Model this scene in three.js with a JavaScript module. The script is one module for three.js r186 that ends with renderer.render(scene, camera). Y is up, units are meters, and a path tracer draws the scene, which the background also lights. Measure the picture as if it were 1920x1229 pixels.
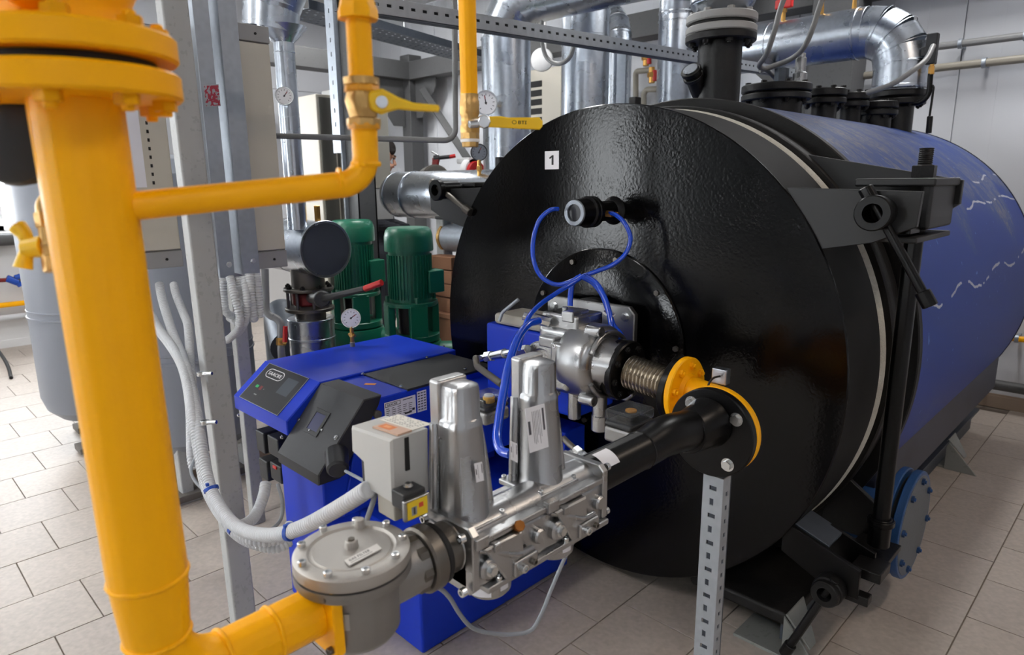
import * as THREE from 'three';
import { RoundedBoxGeometry } from 'three/addons/geometries/RoundedBoxGeometry.js';
import { mergeGeometries, toCreasedNormals } from 'three/addons/utils/BufferGeometryUtils.js';
import { MarchingCubes } from 'three/addons/objects/MarchingCubes.js';
import { RectAreaLightUniformsLib } from 'three/addons/lights/RectAreaLightUniformsLib.js';

// ---------- camera, sky, large lights, exposure ----------
const V3 = THREE.Vector3, v = (x, y, z) => new V3(x, y, z);
const scene = new THREE.Scene();
const FPX = 1258.4, CAM = v(0, 1.6, 0), PITCH = 0.21483, YAW = 0.78266, ROLL = -0.009565;
const camF = v(-Math.sin(YAW) * Math.cos(PITCH), -Math.sin(PITCH), -Math.cos(YAW) * Math.cos(PITCH));
const right0 = new V3().crossVectors(camF, v(0, 1, 0)).normalize(), up0 = new V3().crossVectors(right0, camF);
const camR = right0.clone().multiplyScalar(Math.cos(ROLL)).addScaledVector(up0, Math.sin(ROLL));
const camU = up0.clone().multiplyScalar(Math.cos(ROLL)).addScaledVector(right0, -Math.sin(ROLL));
const camera = new THREE.PerspectiveCamera(2 * Math.atan(614.5 / FPX) * 180 / Math.PI, 1920 / 1229, 0.05, 60);
camera.position.copy(CAM);
camera.quaternion.setFromRotationMatrix(new THREE.Matrix4().makeBasis(camR, camU, camF.clone().negate()));
camera.focus = 2.1; camera.userData.fStop = 4.6;
scene.add(camera);
scene.background = new THREE.Color(0.93, 0.97, 1.0);      // bright overcast sky beyond the windows
scene.backgroundIntensity = 14;
const renderer = new THREE.WebGLRenderer({ antialias: true });
renderer.toneMapping = THREE.LinearToneMapping;
renderer.toneMappingExposure = 1.28;
renderer.shadowMap.enabled = true;
RectAreaLightUniformsLib.init();
const LAMPS = [[-4.8, -0.4, 40], [-6.3, -3.9, 36], [-1.0, -4.7, 26], [1.0, -2.6, 16], [1.3, 1.2, 16], [-3.2, -3.0, 32], [-2.6, 1.7, 34], [-5.6, 2.6, 30]];   // ceiling lamps: x, z, strength
const LAMP_Y = 3.62;

// ---------- working out where things stand: a pixel of the photograph on a plane, or at a depth ----------
const ray = (px, py) => camF.clone().addScaledVector(camR, (px - 960) / FPX).addScaledVector(camU, -(py - 614.5) / FPX);
const AX = { x: 'x', y: 'y', z: 'z' };
const at = (px, py, ax, val) => { const d = ray(px, py); return CAM.clone().addScaledVector(d, (val - CAM[ax]) / d[ax]); };
const dp = (px, py, w) => CAM.clone().addScaledVector(ray(px, py), w);

// ---------- random numbers and computed textures ----------
let seed = 7;
const rnd = () => { seed = (seed * 1664525 + 1013904223) >>> 0; return seed / 4294967296; };
const hash = (x, y, s) => { let h = (x * 374761393 + y * 668265263 + s * 1442695041) | 0; h = Math.imul(h ^ (h >>> 13), 1274126177); return ((h ^ (h >>> 16)) >>> 0) / 4294967296; };
function vnoise(u, w, per, s) {                             // value noise that repeats after `per` cells
  const x = u * per, y = w * per, xi = Math.floor(x), yi = Math.floor(y), f = x - xi, g = y - yi;
  const a = f * f * (3 - 2 * f), b = g * g * (3 - 2 * g), m = (n) => ((n % per) + per) % per;
  const p = (i, j) => hash(m(xi + i), m(yi + j), s);
  return (p(0, 0) * (1 - a) + p(1, 0) * a) * (1 - b) + (p(0, 1) * (1 - a) + p(1, 1) * a) * b;
}
const fbm = (u, w, per, s, oct = 4) => { let t = 0, amp = 0.5, n = 0; for (let i = 0; i < oct; i++) { t += amp * vnoise(u, w, per << i, s + i); n += amp; amp *= 0.5; } return t / n; };
function dataTex(size, fn, srgb) {
  const d = new Uint8Array(size * size * 4);
  for (let j = 0; j < size; j++) for (let i = 0; i < size; i++) {
    const c = fn(i / size, j / size), k = (j * size + i) * 4;
    const [r, g, b] = Array.isArray(c) ? c : [c, c, c];
    d[k] = Math.max(0, Math.min(255, r * 255)); d[k + 1] = Math.max(0, Math.min(255, g * 255)); d[k + 2] = Math.max(0, Math.min(255, b * 255)); d[k + 3] = 255;
  }
  const t = new THREE.DataTexture(d, size, size); t.wrapS = t.wrapT = THREE.RepeatWrapping; t.magFilter = THREE.LinearFilter; t.minFilter = THREE.LinearMipmapLinearFilter; t.generateMipmaps = true;
  if (srgb) t.colorSpace = THREE.SRGBColorSpace; t.needsUpdate = true; return t;
}
const rep = (t, m) => { const c = t.clone(); c.repeat.set(1 / m, 1 / m); c.needsUpdate = true; return c; };   // uv are in metres: one repeat every m metres
const T = {
  peel: dataTex(512, (u, w) => { const n = fbm(u, w, 64, 3, 3), l = fbm(u, w, 5, 11, 3); return 0.5 + (n - 0.5) * (0.45 + 2.0 * Math.max(0, l - 0.4)) + (l - 0.5) * 0.12; }),
  cast: dataTex(256, (u, w) => 0.35 * fbm(u, w, 60, 5, 2) + 0.65 * fbm(u, w, 12, 6, 3)),
  rough: dataTex(256, (u, w) => [1, 0.8 + 0.3 * fbm(u, w, 7, 21, 5), 1]),
  spangle: dataTex(256, (u, w) => { const a = vnoise(u, w, 34, 31), b = fbm(u, w, 6, 33, 3); return [0.90 + 0.05 * a + 0.04 * (b - 0.5), 0.91 + 0.05 * a + 0.04 * (b - 0.5), 0.93 + 0.05 * a + 0.04 * (b - 0.5)]; }, true),
  tile: dataTex(256, (u, w) => { const a = fbm(u, w, 70, 41, 2), b = fbm(u, w, 4, 43, 4); const s = 0.9 + 0.1 * (a - 0.5) + 0.05 * (b - 0.5); return [s, s * 0.985, s * 0.965]; }, true),
  grime: dataTex(512, (u, w) => { const b = fbm(u, w, 5, 51, 5), s = fbm(u, w, 90, 57, 2); const k = b > 0.62 ? (b - 0.62) * 0.6 : 0; const q = 0.97 - k - (s > 0.74 ? 0.06 : 0); return [q, q, q * 0.985]; }, true),
  shell: dataTex(1024, (u, w) => {                          // blue paint, u from the crown (0) down the flank to the bottom (1): grainy dust in brushed streaks, pale scrape marks
    const st = fbm(u * 0.5 + w * 0.35, w - u * 0.6, 40, 61, 3), big = fbm(u, w, 5, 63, 5), fine = vnoise(u, w, 256, 65);
    let r = 0.07, g = 0.20, b = 0.52;
    const edge = 0.30 + 0.34 * (big - 0.5), patch = u < edge ? 1 : u < edge + 0.05 ? (edge + 0.05 - u) * 20 : 0;
    const du = Math.max(0, Math.min(1, patch * (st > 0.42 ? 0.62 : 0.3) * (0.45 + 0.9 * fine) * (big > 0.4 ? 1 : 0.55) + (big > 0.62 && st > 0.5 ? 0.25 * fine : 0)));
    r += (0.44 - r) * du; g += (0.43 - g) * du; b += (0.47 - b) * du;
    for (const [c, sd] of [[0.275, 1], [0.325, 2], [0.43, 3]]) {
      const y = c + 0.035 * (fbm(w, c, 7, 70 + sd, 5) - 0.5) - 0.02 * (w - 0.5), gap = fbm(w, 0.5, 18, 80 + sd, 3);
      if (gap > 0.42 && Math.abs(u - y) < 0.0016 + 0.0022 * (gap - 0.42)) { r = 0.66; g = 0.67; b = 0.72; }
    }
    if (vnoise(u, w, 90, 91) > 0.965 && u < 0.7) { r += 0.22; g += 0.22; b += 0.18; }
    return [r, g, b];
  }, true),
};
const COL = (h) => new THREE.Color(h);
const mat = (color, roughness, metalness = 0, o = {}) => new THREE.MeshStandardMaterial({ color, roughness, metalness, ...o });
const phy = (color, roughness, metalness = 0, o = {}) => new THREE.MeshPhysicalMaterial({ color, roughness, metalness, ...o });
const castB = rep(T.cast, 0.12), peelB = rep(T.peel, 0.5), roughM = rep(T.rough, 0.6), grimeM = rep(T.grime, 1.1), spang = rep(T.spangle, 0.5), peelS = rep(T.peel, 0.25);
const M = {
  yellow: phy('#ffb400', 0.42, 0, { specularIntensity: 0.45, bumpMap: castB, bumpScale: 0.0003 }),
  yellowDull: mat('#e09a14', 0.45, 0, { bumpMap: castB, bumpScale: 0.0012 }),
  handleYellow: mat('#f2c418', 0.45),
  black: phy('#050506', 0.17, 0, { specularIntensity: 0.5, bumpMap: peelB, bumpScale: 0.0005 }),
  blackMatt: phy('#0d0d0d', 0.7, 0, { specularIntensity: 0.5, map: grimeM }), footGrey: mat('#8b8d8c', 0.6, 0.2, { map: grimeM }),
  bracketBlack: mat('#191a1c', 0.5),
  blackSatin: phy('#0f0f10', 0.42, 0, { specularIntensity: 0.7, bumpMap: castB, bumpScale: 0.0008 }),
  blackDusty: phy('#141313', 0.55, 0, { specularIntensity: 0.6, map: grimeM, bumpMap: castB, bumpScale: 0.001 }),
  blackPipe: phy('#09090a', 0.32, 0, { specularIntensity: 0.48 }),
  blackPlastic: mat('#232427', 0.5, 0, { bumpMap: rep(T.cast, 0.02), bumpScale: 0.0002 }),
  rubber: mat('#141414', 0.7),
  shell: phy('#ffffff', 0.5, 0, { specularIntensity: 0.7, map: T.shell.clone() }),
  skirt: mat('#2d3040', 0.5, 0, { map: grimeM }),
  burner: phy('#1537ba', 0.36, 0, { specularIntensity: 0.5 }),
  blueFlange: mat('#1d4678', 0.45, 0, { bumpMap: castB, bumpScale: 0.001 }),
  greyCover: mat('#5b6068', 0.55, 0, { map: grimeM }),
  galv: mat('#c9ced3', 0.30, 1, { map: spang, roughnessMap: roughM }),
  galvMatt: mat('#b0b6bc', 0.5, 0.7, { map: spang, roughnessMap: roughM }),
  galvDark: mat('#5b6168', 0.5, 0.7, { map: spang }),
  strut: mat('#b4b8ba', 0.5, 0.55, { map: spang }),
  alu: mat('#a9aaab', 0.3, 0.95, { bumpMap: rep(T.cast, 0.035), bumpScale: 0.00022, roughnessMap: roughM }),
  aluLid: mat('#b3b0ab', 0.5, 0.75, { bumpMap: rep(T.cast, 0.03), bumpScale: 0.0003 }),
  aluRough: mat('#8f8e8d', 0.44, 0.85, { bumpMap: rep(T.cast, 0.03), bumpScale: 0.0003 }),
  zinc: mat('#d3d6d8', 0.26, 1),
  chrome: mat('#d8d8d8', 0.14, 1),
  steelDark: mat('#6c6862', 0.42, 0.8),
  stainless: mat('#cfc9be', 0.25, 1),
  brass: mat('#c99a55', 0.32, 0.9),
  brassOld: mat('#c6a064', 0.38, 0.85, { bumpMap: castB, bumpScale: 0.0008 }),
  post: mat('#b4b6b9', 0.5, 0, { map: grimeM }),
  frame: mat('#505154', 0.55, 0, { map: grimeM }),
  beige: mat('#cac4b6', 0.5),
  beigeGrey: mat('#9c9c9b', 0.5),
  boxBeige: mat('#b4b4b1', 0.48),
  boxBeigeDark: mat('#a09c92', 0.5),
  green: phy('#0c6a4e', 0.36, 0, { clearcoat: 0.2, clearcoatRoughness: 0.3, bumpMap: castB, bumpScale: 0.0008 }),
  conduit: mat('#c9ccd0', 0.5),
  cableGrey: mat('#8d9298', 0.5),
  cableDark: mat('#45474b', 0.5),
  hose: phy('#0f46c8', 0.2, 0, { clearcoat: 0.5, clearcoatRoughness: 0.1 }),
  tie: mat('#174bb0', 0.4),
  tank: mat('#868b95', 0.42),
  concrete: mat('#6f6a64', 0.85, 0, { bumpMap: castB, bumpScale: 0.003 }),
  red: mat('#c01a18', 0.4), redDark: mat('#6e1416', 0.5),
  white: mat('#e8e8e8', 0.6), paper: mat('#e9e8ec', 0.75),
  wall: mat('#cfd2d8', 0.5), wallLow: mat('#d6d6d6', 0.6), wallDark: mat('#34383d', 0.7),
  ceil: mat('#c4c5c6', 0.6),
  grout: mat('#7b7269', 0.9),
  skirting: mat('#9a8776', 0.6),
  pipeGrey: mat('#7f8081', 0.45), pipeBeige: mat('#8d887d', 0.45),
  rope: mat('#cfccc4', 0.95, 0, { map: rep(T.grime, 0.35), bumpMap: rep(T.cast, 0.05), bumpScale: 0.003 }),
  rust: mat('#8a4f22', 0.8),
  glassClear: phy('#ffffff', 0.02, 0, { transmission: 1, thickness: 0, ior: 1.5 }),
  plasticClear: phy('#e8ecf0', 0.06, 0, { transmission: 0.96, thickness: 0, ior: 1.45 }),
  skin: mat('#b98a72', 0.6), hair: mat('#1c1512', 0.7), cloth: mat('#23262e', 0.85),
  screen: mat('#38404a', 0.18), green2: mat('#15b060', 0.4),
  lamp: mat('#ffffff', 0.6, 0, { emissive: '#ffffff', emissiveIntensity: 3.0 }),
  brick: mat('#8b6248', 0.9),
};
M.shell.map.wrapS = M.shell.map.wrapT = THREE.RepeatWrapping; M.shell.map.needsUpdate = true;

// ---------- geometry helpers ----------
const flat = (g) => { let h = g.index ? g.toNonIndexed() : g; for (const k of Object.keys(h.attributes)) if (!['position', 'normal', 'uv'].includes(k)) h.deleteAttribute(k); h.morphAttributes = {}; return h; };
const mg = (list) => mergeGeometries(list.flat(9).map(flat));
function boxUV(g0) {                                       // uv in metres, each triangle from the way it faces
  const g = g0.index ? g0.toNonIndexed() : g0, p = g.attributes.position, n = g.attributes.normal, a = new Float32Array(p.count * 2);
  for (let t = 0; t < p.count; t += 3) {
    const x = Math.abs(n.getX(t) + n.getX(t + 1) + n.getX(t + 2)), y = Math.abs(n.getY(t) + n.getY(t + 1) + n.getY(t + 2)), z = Math.abs(n.getZ(t) + n.getZ(t + 1) + n.getZ(t + 2));
    for (let i = t; i < t + 3; i++) if (y >= x && y >= z) { a[2 * i] = p.getX(i); a[2 * i + 1] = p.getZ(i); } else if (x >= z) { a[2 * i] = p.getZ(i); a[2 * i + 1] = p.getY(i); } else { a[2 * i] = p.getX(i); a[2 * i + 1] = p.getY(i); }
  }
  g.setAttribute('uv', new THREE.BufferAttribute(a, 2)); return g;
}
const UPV = v(0, 1, 0);
const qTo = (dir) => new THREE.Quaternion().setFromUnitVectors(UPV, dir.clone().normalize());
const place = (g, p, q) => g.applyMatrix4(new THREE.Matrix4().compose(p, q || new THREE.Quaternion(), v(1, 1, 1)));
// body of revolution: prof = [radius, distance along dir]
function lat(p, dir, prof, seg = 28, crease = 0.62) {
  const g = new THREE.LatheGeometry(prof.map(([r, h]) => new THREE.Vector2(Math.max(r, 1e-5), h)), seg), uv = g.attributes.uv, rm = Math.max(...prof.map((q) => q[0]));
  let run = 0; const along = prof.map((q, i) => (i ? run += Math.hypot(q[0] - prof[i - 1][0], q[1] - prof[i - 1][1]) : 0)), n = prof.length;
  for (let i = 0; i < uv.count; i++) uv.setXY(i, uv.getX(i) * Math.PI * 2 * rm, along[i % n]);
  const h = toCreasedNormals(g, crease); if (rm > 0.6) boxUV(h);
  return place(h, p, qTo(dir));
}
const cyl = (a, b, r, r2 = r, seg = 22, ch = 0.12) => {     // closed rod between two points, edges eased
  const d = b.clone().sub(a), L = d.length(), c = Math.min(r, r2, L) * ch;
  return lat(a, d, [[0, 0], [r - c, 0], [r, c], [r2, L - c], [r2 - c, L], [0, L]], seg);
};
const ring = (a, b, r0, r1, seg = 28) => { const d = b.clone().sub(a), L = d.length(), c = Math.min(L, r1 - r0) * 0.15; return lat(a, d, [[r0, 0], [r1 - c, 0], [r1, c], [r1, L - c], [r1 - c, L], [r0, L], [r0, 0]], seg); };
const hexGeo = (r, h) => { const g = new THREE.CylinderGeometry(r * 0.97, r, h, 6); return toCreasedNormals(g, 0.3); };
function bx(c, s, o = {}) {                                 // eased box, centre and size
  const g = new RoundedBoxGeometry(s[0], s[1], s[2], o.n ?? 1, o.r ?? Math.min(...s) * 0.12);
  if (o.e) g.applyMatrix4(new THREE.Matrix4().makeRotationFromEuler(new THREE.Euler(...o.e)));
  if (o.q) g.applyMatrix4(new THREE.Matrix4().makeRotationFromQuaternion(o.q));
  g.translate(...(c.isVector3 ? c.toArray() : c)); return boxUV(g);
}
const box2 = (x0, x1, y0, y1, z0, z1, o) => bx([(x0 + x1) / 2, (y0 + y1) / 2, (z0 + z1) / 2], [Math.abs(x1 - x0), Math.abs(y1 - y0), Math.abs(z1 - z0)], o);
// plate: outline in (u, w) metres about origin o, thickness t along u x w
function plate(o, u, w, pts, t, bev = 0.002, holes = []) {
  const sh = new THREE.Shape(pts.map((q) => new THREE.Vector2(q[0], q[1])));
  for (const h of holes) { const p = new THREE.Path(); if (h.length === 3) p.absarc(h[0], h[1], h[2], 0, Math.PI * 2, true); else { const [cx, cy, hw, hh] = h; p.moveTo(cx - hw, cy - hh); p.lineTo(cx - hw, cy + hh); p.lineTo(cx + hw, cy + hh); p.lineTo(cx + hw, cy - hh); p.closePath(); } sh.holes.push(p); }
  const g = new THREE.ExtrudeGeometry(sh, { depth: Math.max(1e-4, t - 2 * bev), bevelEnabled: bev > 0, bevelThickness: bev, bevelSize: bev, bevelOffset: -bev, bevelSegments: 1, curveSegments: 12 });
  g.translate(0, 0, bev);
  const n = new V3().crossVectors(u, w).normalize();
  g.applyMatrix4(new THREE.Matrix4().makeBasis(u.clone().normalize(), w.clone().normalize(), n)); g.translate(o.x, o.y, o.z);
  return boxUV(g);
}
// plate whose outline is given as points in the world that lie in one plane; thickness t away along n
function plateW(pts, n, t, bev = 0.002, holes = []) {
  const o = pts[0]; const nn = n.clone().normalize(); const ref = Math.abs(nn.y) > 0.8 ? v(1, 0, 0) : v(0, 1, 0);
  const u = new V3().crossVectors(ref, nn).normalize(), w = new V3().crossVectors(nn, u).normalize();
  const q = pts.map((p) => { const d = p.clone().sub(o); return [d.dot(u), d.dot(w)]; });
  return plate(o, u, w, q, t, bev, holes);
}
// sweep a circle along points; radius may vary with the distance run
function sweep(pts, rf, seg = 14, caps = true, step = 0) {
  let P = pts;
  if (step) { const c = new THREE.CatmullRomCurve3(pts, false, 'centripetal'); P = c.getSpacedPoints(Math.max(4, Math.round(c.getLength() / step))); }
  const n = P.length, R = typeof rf === 'function' ? rf : () => rf, pos = [], uv = [], idx = [];
  const tan = P.map((p, i) => P[Math.min(n - 1, i + 1)].clone().sub(P[Math.max(0, i - 1)]).normalize());
  let N = Math.abs(tan[0].y) < 0.9 ? v(0, 1, 0) : v(1, 0, 0); N.sub(tan[0].clone().multiplyScalar(N.dot(tan[0]))).normalize();
  let s = 0;
  for (let i = 0; i < n; i++) {
    if (i) { s += P[i].distanceTo(P[i - 1]); N.sub(tan[i].clone().multiplyScalar(N.dot(tan[i]))).normalize(); }
    const B = new V3().crossVectors(tan[i], N), r = R(s, i / (n - 1));
    for (let k = 0; k <= seg; k++) { const a = k / seg * Math.PI * 2; const q = P[i].clone().addScaledVector(N, Math.cos(a) * r).addScaledVector(B, Math.sin(a) * r); pos.push(q.x, q.y, q.z); uv.push(a * r, s); }
  }
  for (let i = 0; i < n - 1; i++) for (let k = 0; k < seg; k++) { const a = i * (seg + 1) + k, b = a + seg + 1; idx.push(a, a + 1, b, b, a + 1, b + 1); }
  const g = new THREE.BufferGeometry(); g.setAttribute('position', new THREE.Float32BufferAttribute(pos, 3)); g.setAttribute('uv', new THREE.Float32BufferAttribute(uv, 2)); g.setIndex(idx); g.computeVertexNormals();
  const nrm = g.attributes.normal;                          // close the seam
  for (let i = 0; i < n; i++) { const a = i * (seg + 1), b = a + seg; const q = v(nrm.getX(a) + nrm.getX(b), nrm.getY(a) + nrm.getY(b), nrm.getZ(a) + nrm.getZ(b)).normalize(); nrm.setXYZ(a, q.x, q.y, q.z); nrm.setXYZ(b, q.x, q.y, q.z); }
  if (!caps) return flat(g);
  const cap = (i, sgn) => { const c = new THREE.CircleGeometry(R(i ? s : 0, i ? 1 : 0), seg); return flat(place(c, P[i ? n - 1 : 0], new THREE.Quaternion().setFromUnitVectors(v(0, 0, 1), tan[i ? n - 1 : 0].clone().multiplyScalar(sgn)))); };
  return mg([g, cap(0, -1), cap(1, 1)]);
}
// points of a pipe run with rounded corners
function run(pts, bend, arc = 8) {
  const out = [pts[0].clone()];
  for (let i = 1; i < pts.length - 1; i++) {
    const p = pts[i], a = pts[i - 1].clone().sub(p), b = pts[i + 1].clone().sub(p), la = a.length(), lb = b.length(); a.normalize(); b.normalize();
    const ang = Math.acos(Math.max(-1, Math.min(1, a.dot(b)))), t = Math.min(bend / Math.tan(ang / 2), la * 0.98, lb * 0.98), r = t * Math.tan(ang / 2);
    const c = p.clone().addScaledVector(a.clone().add(b).normalize(), r / Math.sin(ang / 2)), s = p.clone().addScaledVector(a, t).sub(c), e = p.clone().addScaledVector(b, t).sub(c), th = Math.PI - ang;
    for (let k = 0; k <= arc; k++) { const f = k / arc; out.push(c.clone().add(s.clone().multiplyScalar(Math.sin((1 - f) * th) / Math.sin(th)).addScaledVector(e, Math.sin(f * th) / Math.sin(th)))); }
  }
  out.push(pts[pts.length - 1].clone()); return out;
}
const pipe = (pts, r, bend, seg = 18, arc = 8) => sweep(run(pts, bend, arc), r, seg);
const ridged = (r, pitch = 0.0062, d = 0.10) => (s) => r * (1 + 0.4 * d - d * Math.pow(Math.abs(Math.sin(s / pitch * Math.PI)), 6) * 1.4);
const flex = (pts, r, pitch = 0.009, seg = 12) => sweep(pts, ridged(r, pitch, 0.16), seg, true, pitch / 6);

// ---------- scene bookkeeping ----------
const used = {};
const numbered = (n) => { const k = used[n] = (used[n] ?? -1) + 1; return k ? `${n}_${String(k).padStart(3, '0')}` : n; };
const things = [];
function thing(name, label, category, group) {
  const o = new THREE.Group(); o.name = numbered(name); o.userData = { label, category }; if (group) o.userData.group = group;
  scene.add(o); things.push(o); return o;
}
function part(o, name, g, m, label) {
  const h = new THREE.Mesh(Array.isArray(g) ? (g.length ? mg(g) : new THREE.BufferGeometry()) : g, m); h.name = name; h.castShadow = h.receiveShadow = true; if (label) h.userData.label = label;
  o.add(h); return h;
}
function struct(name, g, m) { const h = new THREE.Mesh(Array.isArray(g) ? mg(g) : g, m); h.name = name; h.castShadow = h.receiveShadow = true; h.userData.kind = 'structure'; scene.add(h); return h; }
const boltCache = {};
// a ring of hexagon bolts about centre c, axis n, circle radius r
function bolts(o, c, n, r, count, size, m, { off = 0, nut = true, name = 'bolt' } = {}) {
  const key = size.toFixed(4) + nut;
  const g = boltCache[key] ??= mg([place(hexGeo(size, size * 0.8), v(0, size * 0.4, 0)), ...(nut ? [lat(v(0, size * 0.8, 0), UPV, [[size * 0.5, -0.001], [size * 0.5, size * 0.35], [size * 0.4, size * 0.45], [0, size * 0.45]], 10)] : [])]);
  const q = qTo(n), u = v(1, 0, 0).applyQuaternion(q), w = v(0, 0, 1).applyQuaternion(q);
  for (let i = 0; i < count; i++) {
    const a = off + i / count * Math.PI * 2, h = new THREE.Mesh(g, m); h.name = name; h.castShadow = h.receiveShadow = true;
    h.position.copy(c).addScaledVector(u, Math.cos(a) * r).addScaledVector(w, Math.sin(a) * r); h.quaternion.copy(q); o.add(h);
  }
}
function bolt(o, p, n, size, m, name = 'bolt', socket = false) {
  const key = size.toFixed(4) + 's' + socket;
  const g = boltCache[key] ??= socket ? lat(v(0, 0, 0), UPV, [[0, 0], [size, 0], [size, size * 1.1], [size * 0.85, size * 1.25], [size * 0.5, size * 1.25], [size * 0.5, size * 0.6], [0, size * 0.6]], 14) : mg([lat(v(0, 0, 0), UPV, [[0, 0], [size * 1.35, 0], [size * 1.35, size * 0.18], [0, size * 0.18]], 16), place(hexGeo(size, size * 0.8), v(0, size * 0.58, 0))]);
  const h = new THREE.Mesh(g, m); h.name = name; h.castShadow = h.receiveShadow = true; h.position.copy(p); h.quaternion.copy(qTo(n)); o.add(h); return h;
}
function canvasTex(w, h, draw) {
  const c = document.createElement('canvas'); c.width = w; c.height = h; const g = c.getContext('2d'); draw(g, w, h);
  const t = new THREE.CanvasTexture(c); t.colorSpace = THREE.SRGBColorSpace; return t;
}
// printed sheet: corner o, edges u and w in metres; a thin slab whose face carries the print
function sheet(o, name, p, u, w, tex, rough = 0.55, th = 0.0012, label) {
  const n = new V3().crossVectors(u, w).normalize(), g = new THREE.BufferGeometry();
  const q = [p, p.clone().add(u), p.clone().add(u).add(w), p.clone().add(w)].map((a) => a.clone().addScaledVector(n, th)), b = [p, p.clone().add(u), p.clone().add(u).add(w), p.clone().add(w)];
  const pos = [], uv = [], nn = []; const quad = (A, B, C, D, N, t) => { [A, B, C, A, C, D].forEach((k) => { pos.push(k.x, k.y, k.z); nn.push(N.x, N.y, N.z); }); uv.push(...(t ? [0, 0, 1, 0, 1, 1, 0, 0, 1, 1, 0, 1] : [.01, .01, .01, .01, .01, .01, .01, .01, .01, .01, .01, .01])); };
  quad(q[0], q[1], q[2], q[3], n, 1);
  for (let i = 0; i < 4; i++) { const j = (i + 1) % 4; quad(b[i], b[j], q[j], q[i], b[j].clone().sub(b[i]).cross(n).normalize(), 0); }
  g.setAttribute('position', new THREE.Float32BufferAttribute(pos, 3)); g.setAttribute('normal', new THREE.Float32BufferAttribute(nn, 3)); g.setAttribute('uv', new THREE.Float32BufferAttribute(uv, 2));
  return part(o, name, g, tex.isMaterial ? tex : new THREE.MeshStandardMaterial({ map: tex, roughness: rough }), label);
}
const dirX = v(1, 0, 0), dirY = v(0, 1, 0), dirZ = v(0, 0, 1);
const add = (p, x, y, z) => v(p.x + x, p.y + y, p.z + z);
// ---------- the room ----------
const XL = -8.28, ZB = -5.62, XR = 3.2, ZF = 9.2, YC = 3.75, WT = 0.2;
{ // floor: a screed with every tile laid on it
  const fl = new THREE.Group(); fl.name = 'floor'; fl.userData = { kind: 'structure' }; scene.add(fl);
  part(fl, 'screed', box2(XL - WT, XR + WT, -0.2, -0.006, ZB - WT, ZF + WT, { r: 0.001 }), M.grout);
  const xs = [-0.229, -0.424, -0.627, -0.83, -1.028, -1.247, -1.466, -1.686, -1.902, -2.119, -2.342, -2.565, -2.788, -3.015, -3.242, -3.468].map((q) => q * 1.6);
  const ze = [-2.681, -2.472, -2.253, -2.035, -1.824, -1.617, -1.413, -1.208, -1.009, -0.81, -0.612, -0.413, -0.214].map((q) => q * 1.6);
  let first = 0;
  while (xs[0] < XR) { xs.unshift(xs[0] + 0.32); first++; }
  while (xs[xs.length - 1] > XL) xs.push(xs[xs.length - 1] - 0.363);
  while (ze[0] > ZB) ze.unshift(ze[0] - 0.345);
  while (ze[ze.length - 1] < ZF) ze.push(ze[ze.length - 1] + 0.325);
  const tones = [[0.93, 0.90, 0.88], [0.90, 0.87, 0.845], [0.95, 0.925, 0.905], [0.91, 0.885, 0.87]].map((c) => { const m = mat('#ffffff', 0.5, 0, { map: rep(T.tile, 0.9)}); m.color.setRGB(c[0] * 0.59, c[1] * 0.55, c[2] * 0.515); return m; });
  const list = [];
  for (let i = 0; i < xs.length - 1; i++) {
    const odd = (i - first) % 2 !== 0;
    for (let j = 0; j < ze.length - 1; j++) {
      let a = ze[j], b = ze[j + 1];
      if (odd) { const nx = ze[j + 2] ?? b + 0.325; b = (b + nx) / 2; a = (ze[j] + ze[j + 1]) / 2; }
      const x0 = Math.max(xs[i + 1], XL), x1 = Math.min(xs[i], XR), z0 = Math.max(a, ZB), z1 = Math.min(b, ZF);
      if (x1 - x0 < 0.02 || z1 - z0 < 0.02) continue;
      const c = v((x0 + x1) / 2, 0, (z0 + z1) / 2), d = c.clone().sub(CAM), w = d.dot(camF), sx = w > 0.1 ? 960 + FPX * d.dot(camR) / w : -1e4, sy = w > 0.1 ? 614.5 - FPX * d.dot(camU) / w : -1e4;
      const seen = sx > -260 && sx < 2180 && sy > 0 && sy < 1460;
      list.push({ x0, x1, z0, z1, k: seen ? (x1 - x0) * (z1 - z0) / (w * w * w) : 0 });
    }
  }
  list.sort((a, b) => b.k - a.k);
  const geoOf = (t) => { const g = box2(t.x0 + 0.0022, t.x1 - 0.0022, -0.008, (rnd() - 0.5) * 0.0012, t.z0 + 0.0022, t.z1 - 0.0022, { r: 0.0012 }); const uv = g.attributes.uv, o1 = rnd(), o2 = rnd(); for (let i = 0; i < uv.count; i++) uv.setXY(i, uv.getX(i) + o1, uv.getY(i) + o2); return g; };
  list.slice(0, 300).forEach((t) => { if (t.k > 0) part(fl, 'tile', geoOf(t), tones[(rnd() * 4) | 0]); else list.restFrom ??= 0; });
  const rest = list.filter((t, i) => i >= 300 || t.k === 0);
  const st = part(fl, 'tiles_beyond', mg(rest.map(geoOf)), tones[0]); st.userData.kind = 'stuff';
}
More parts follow.
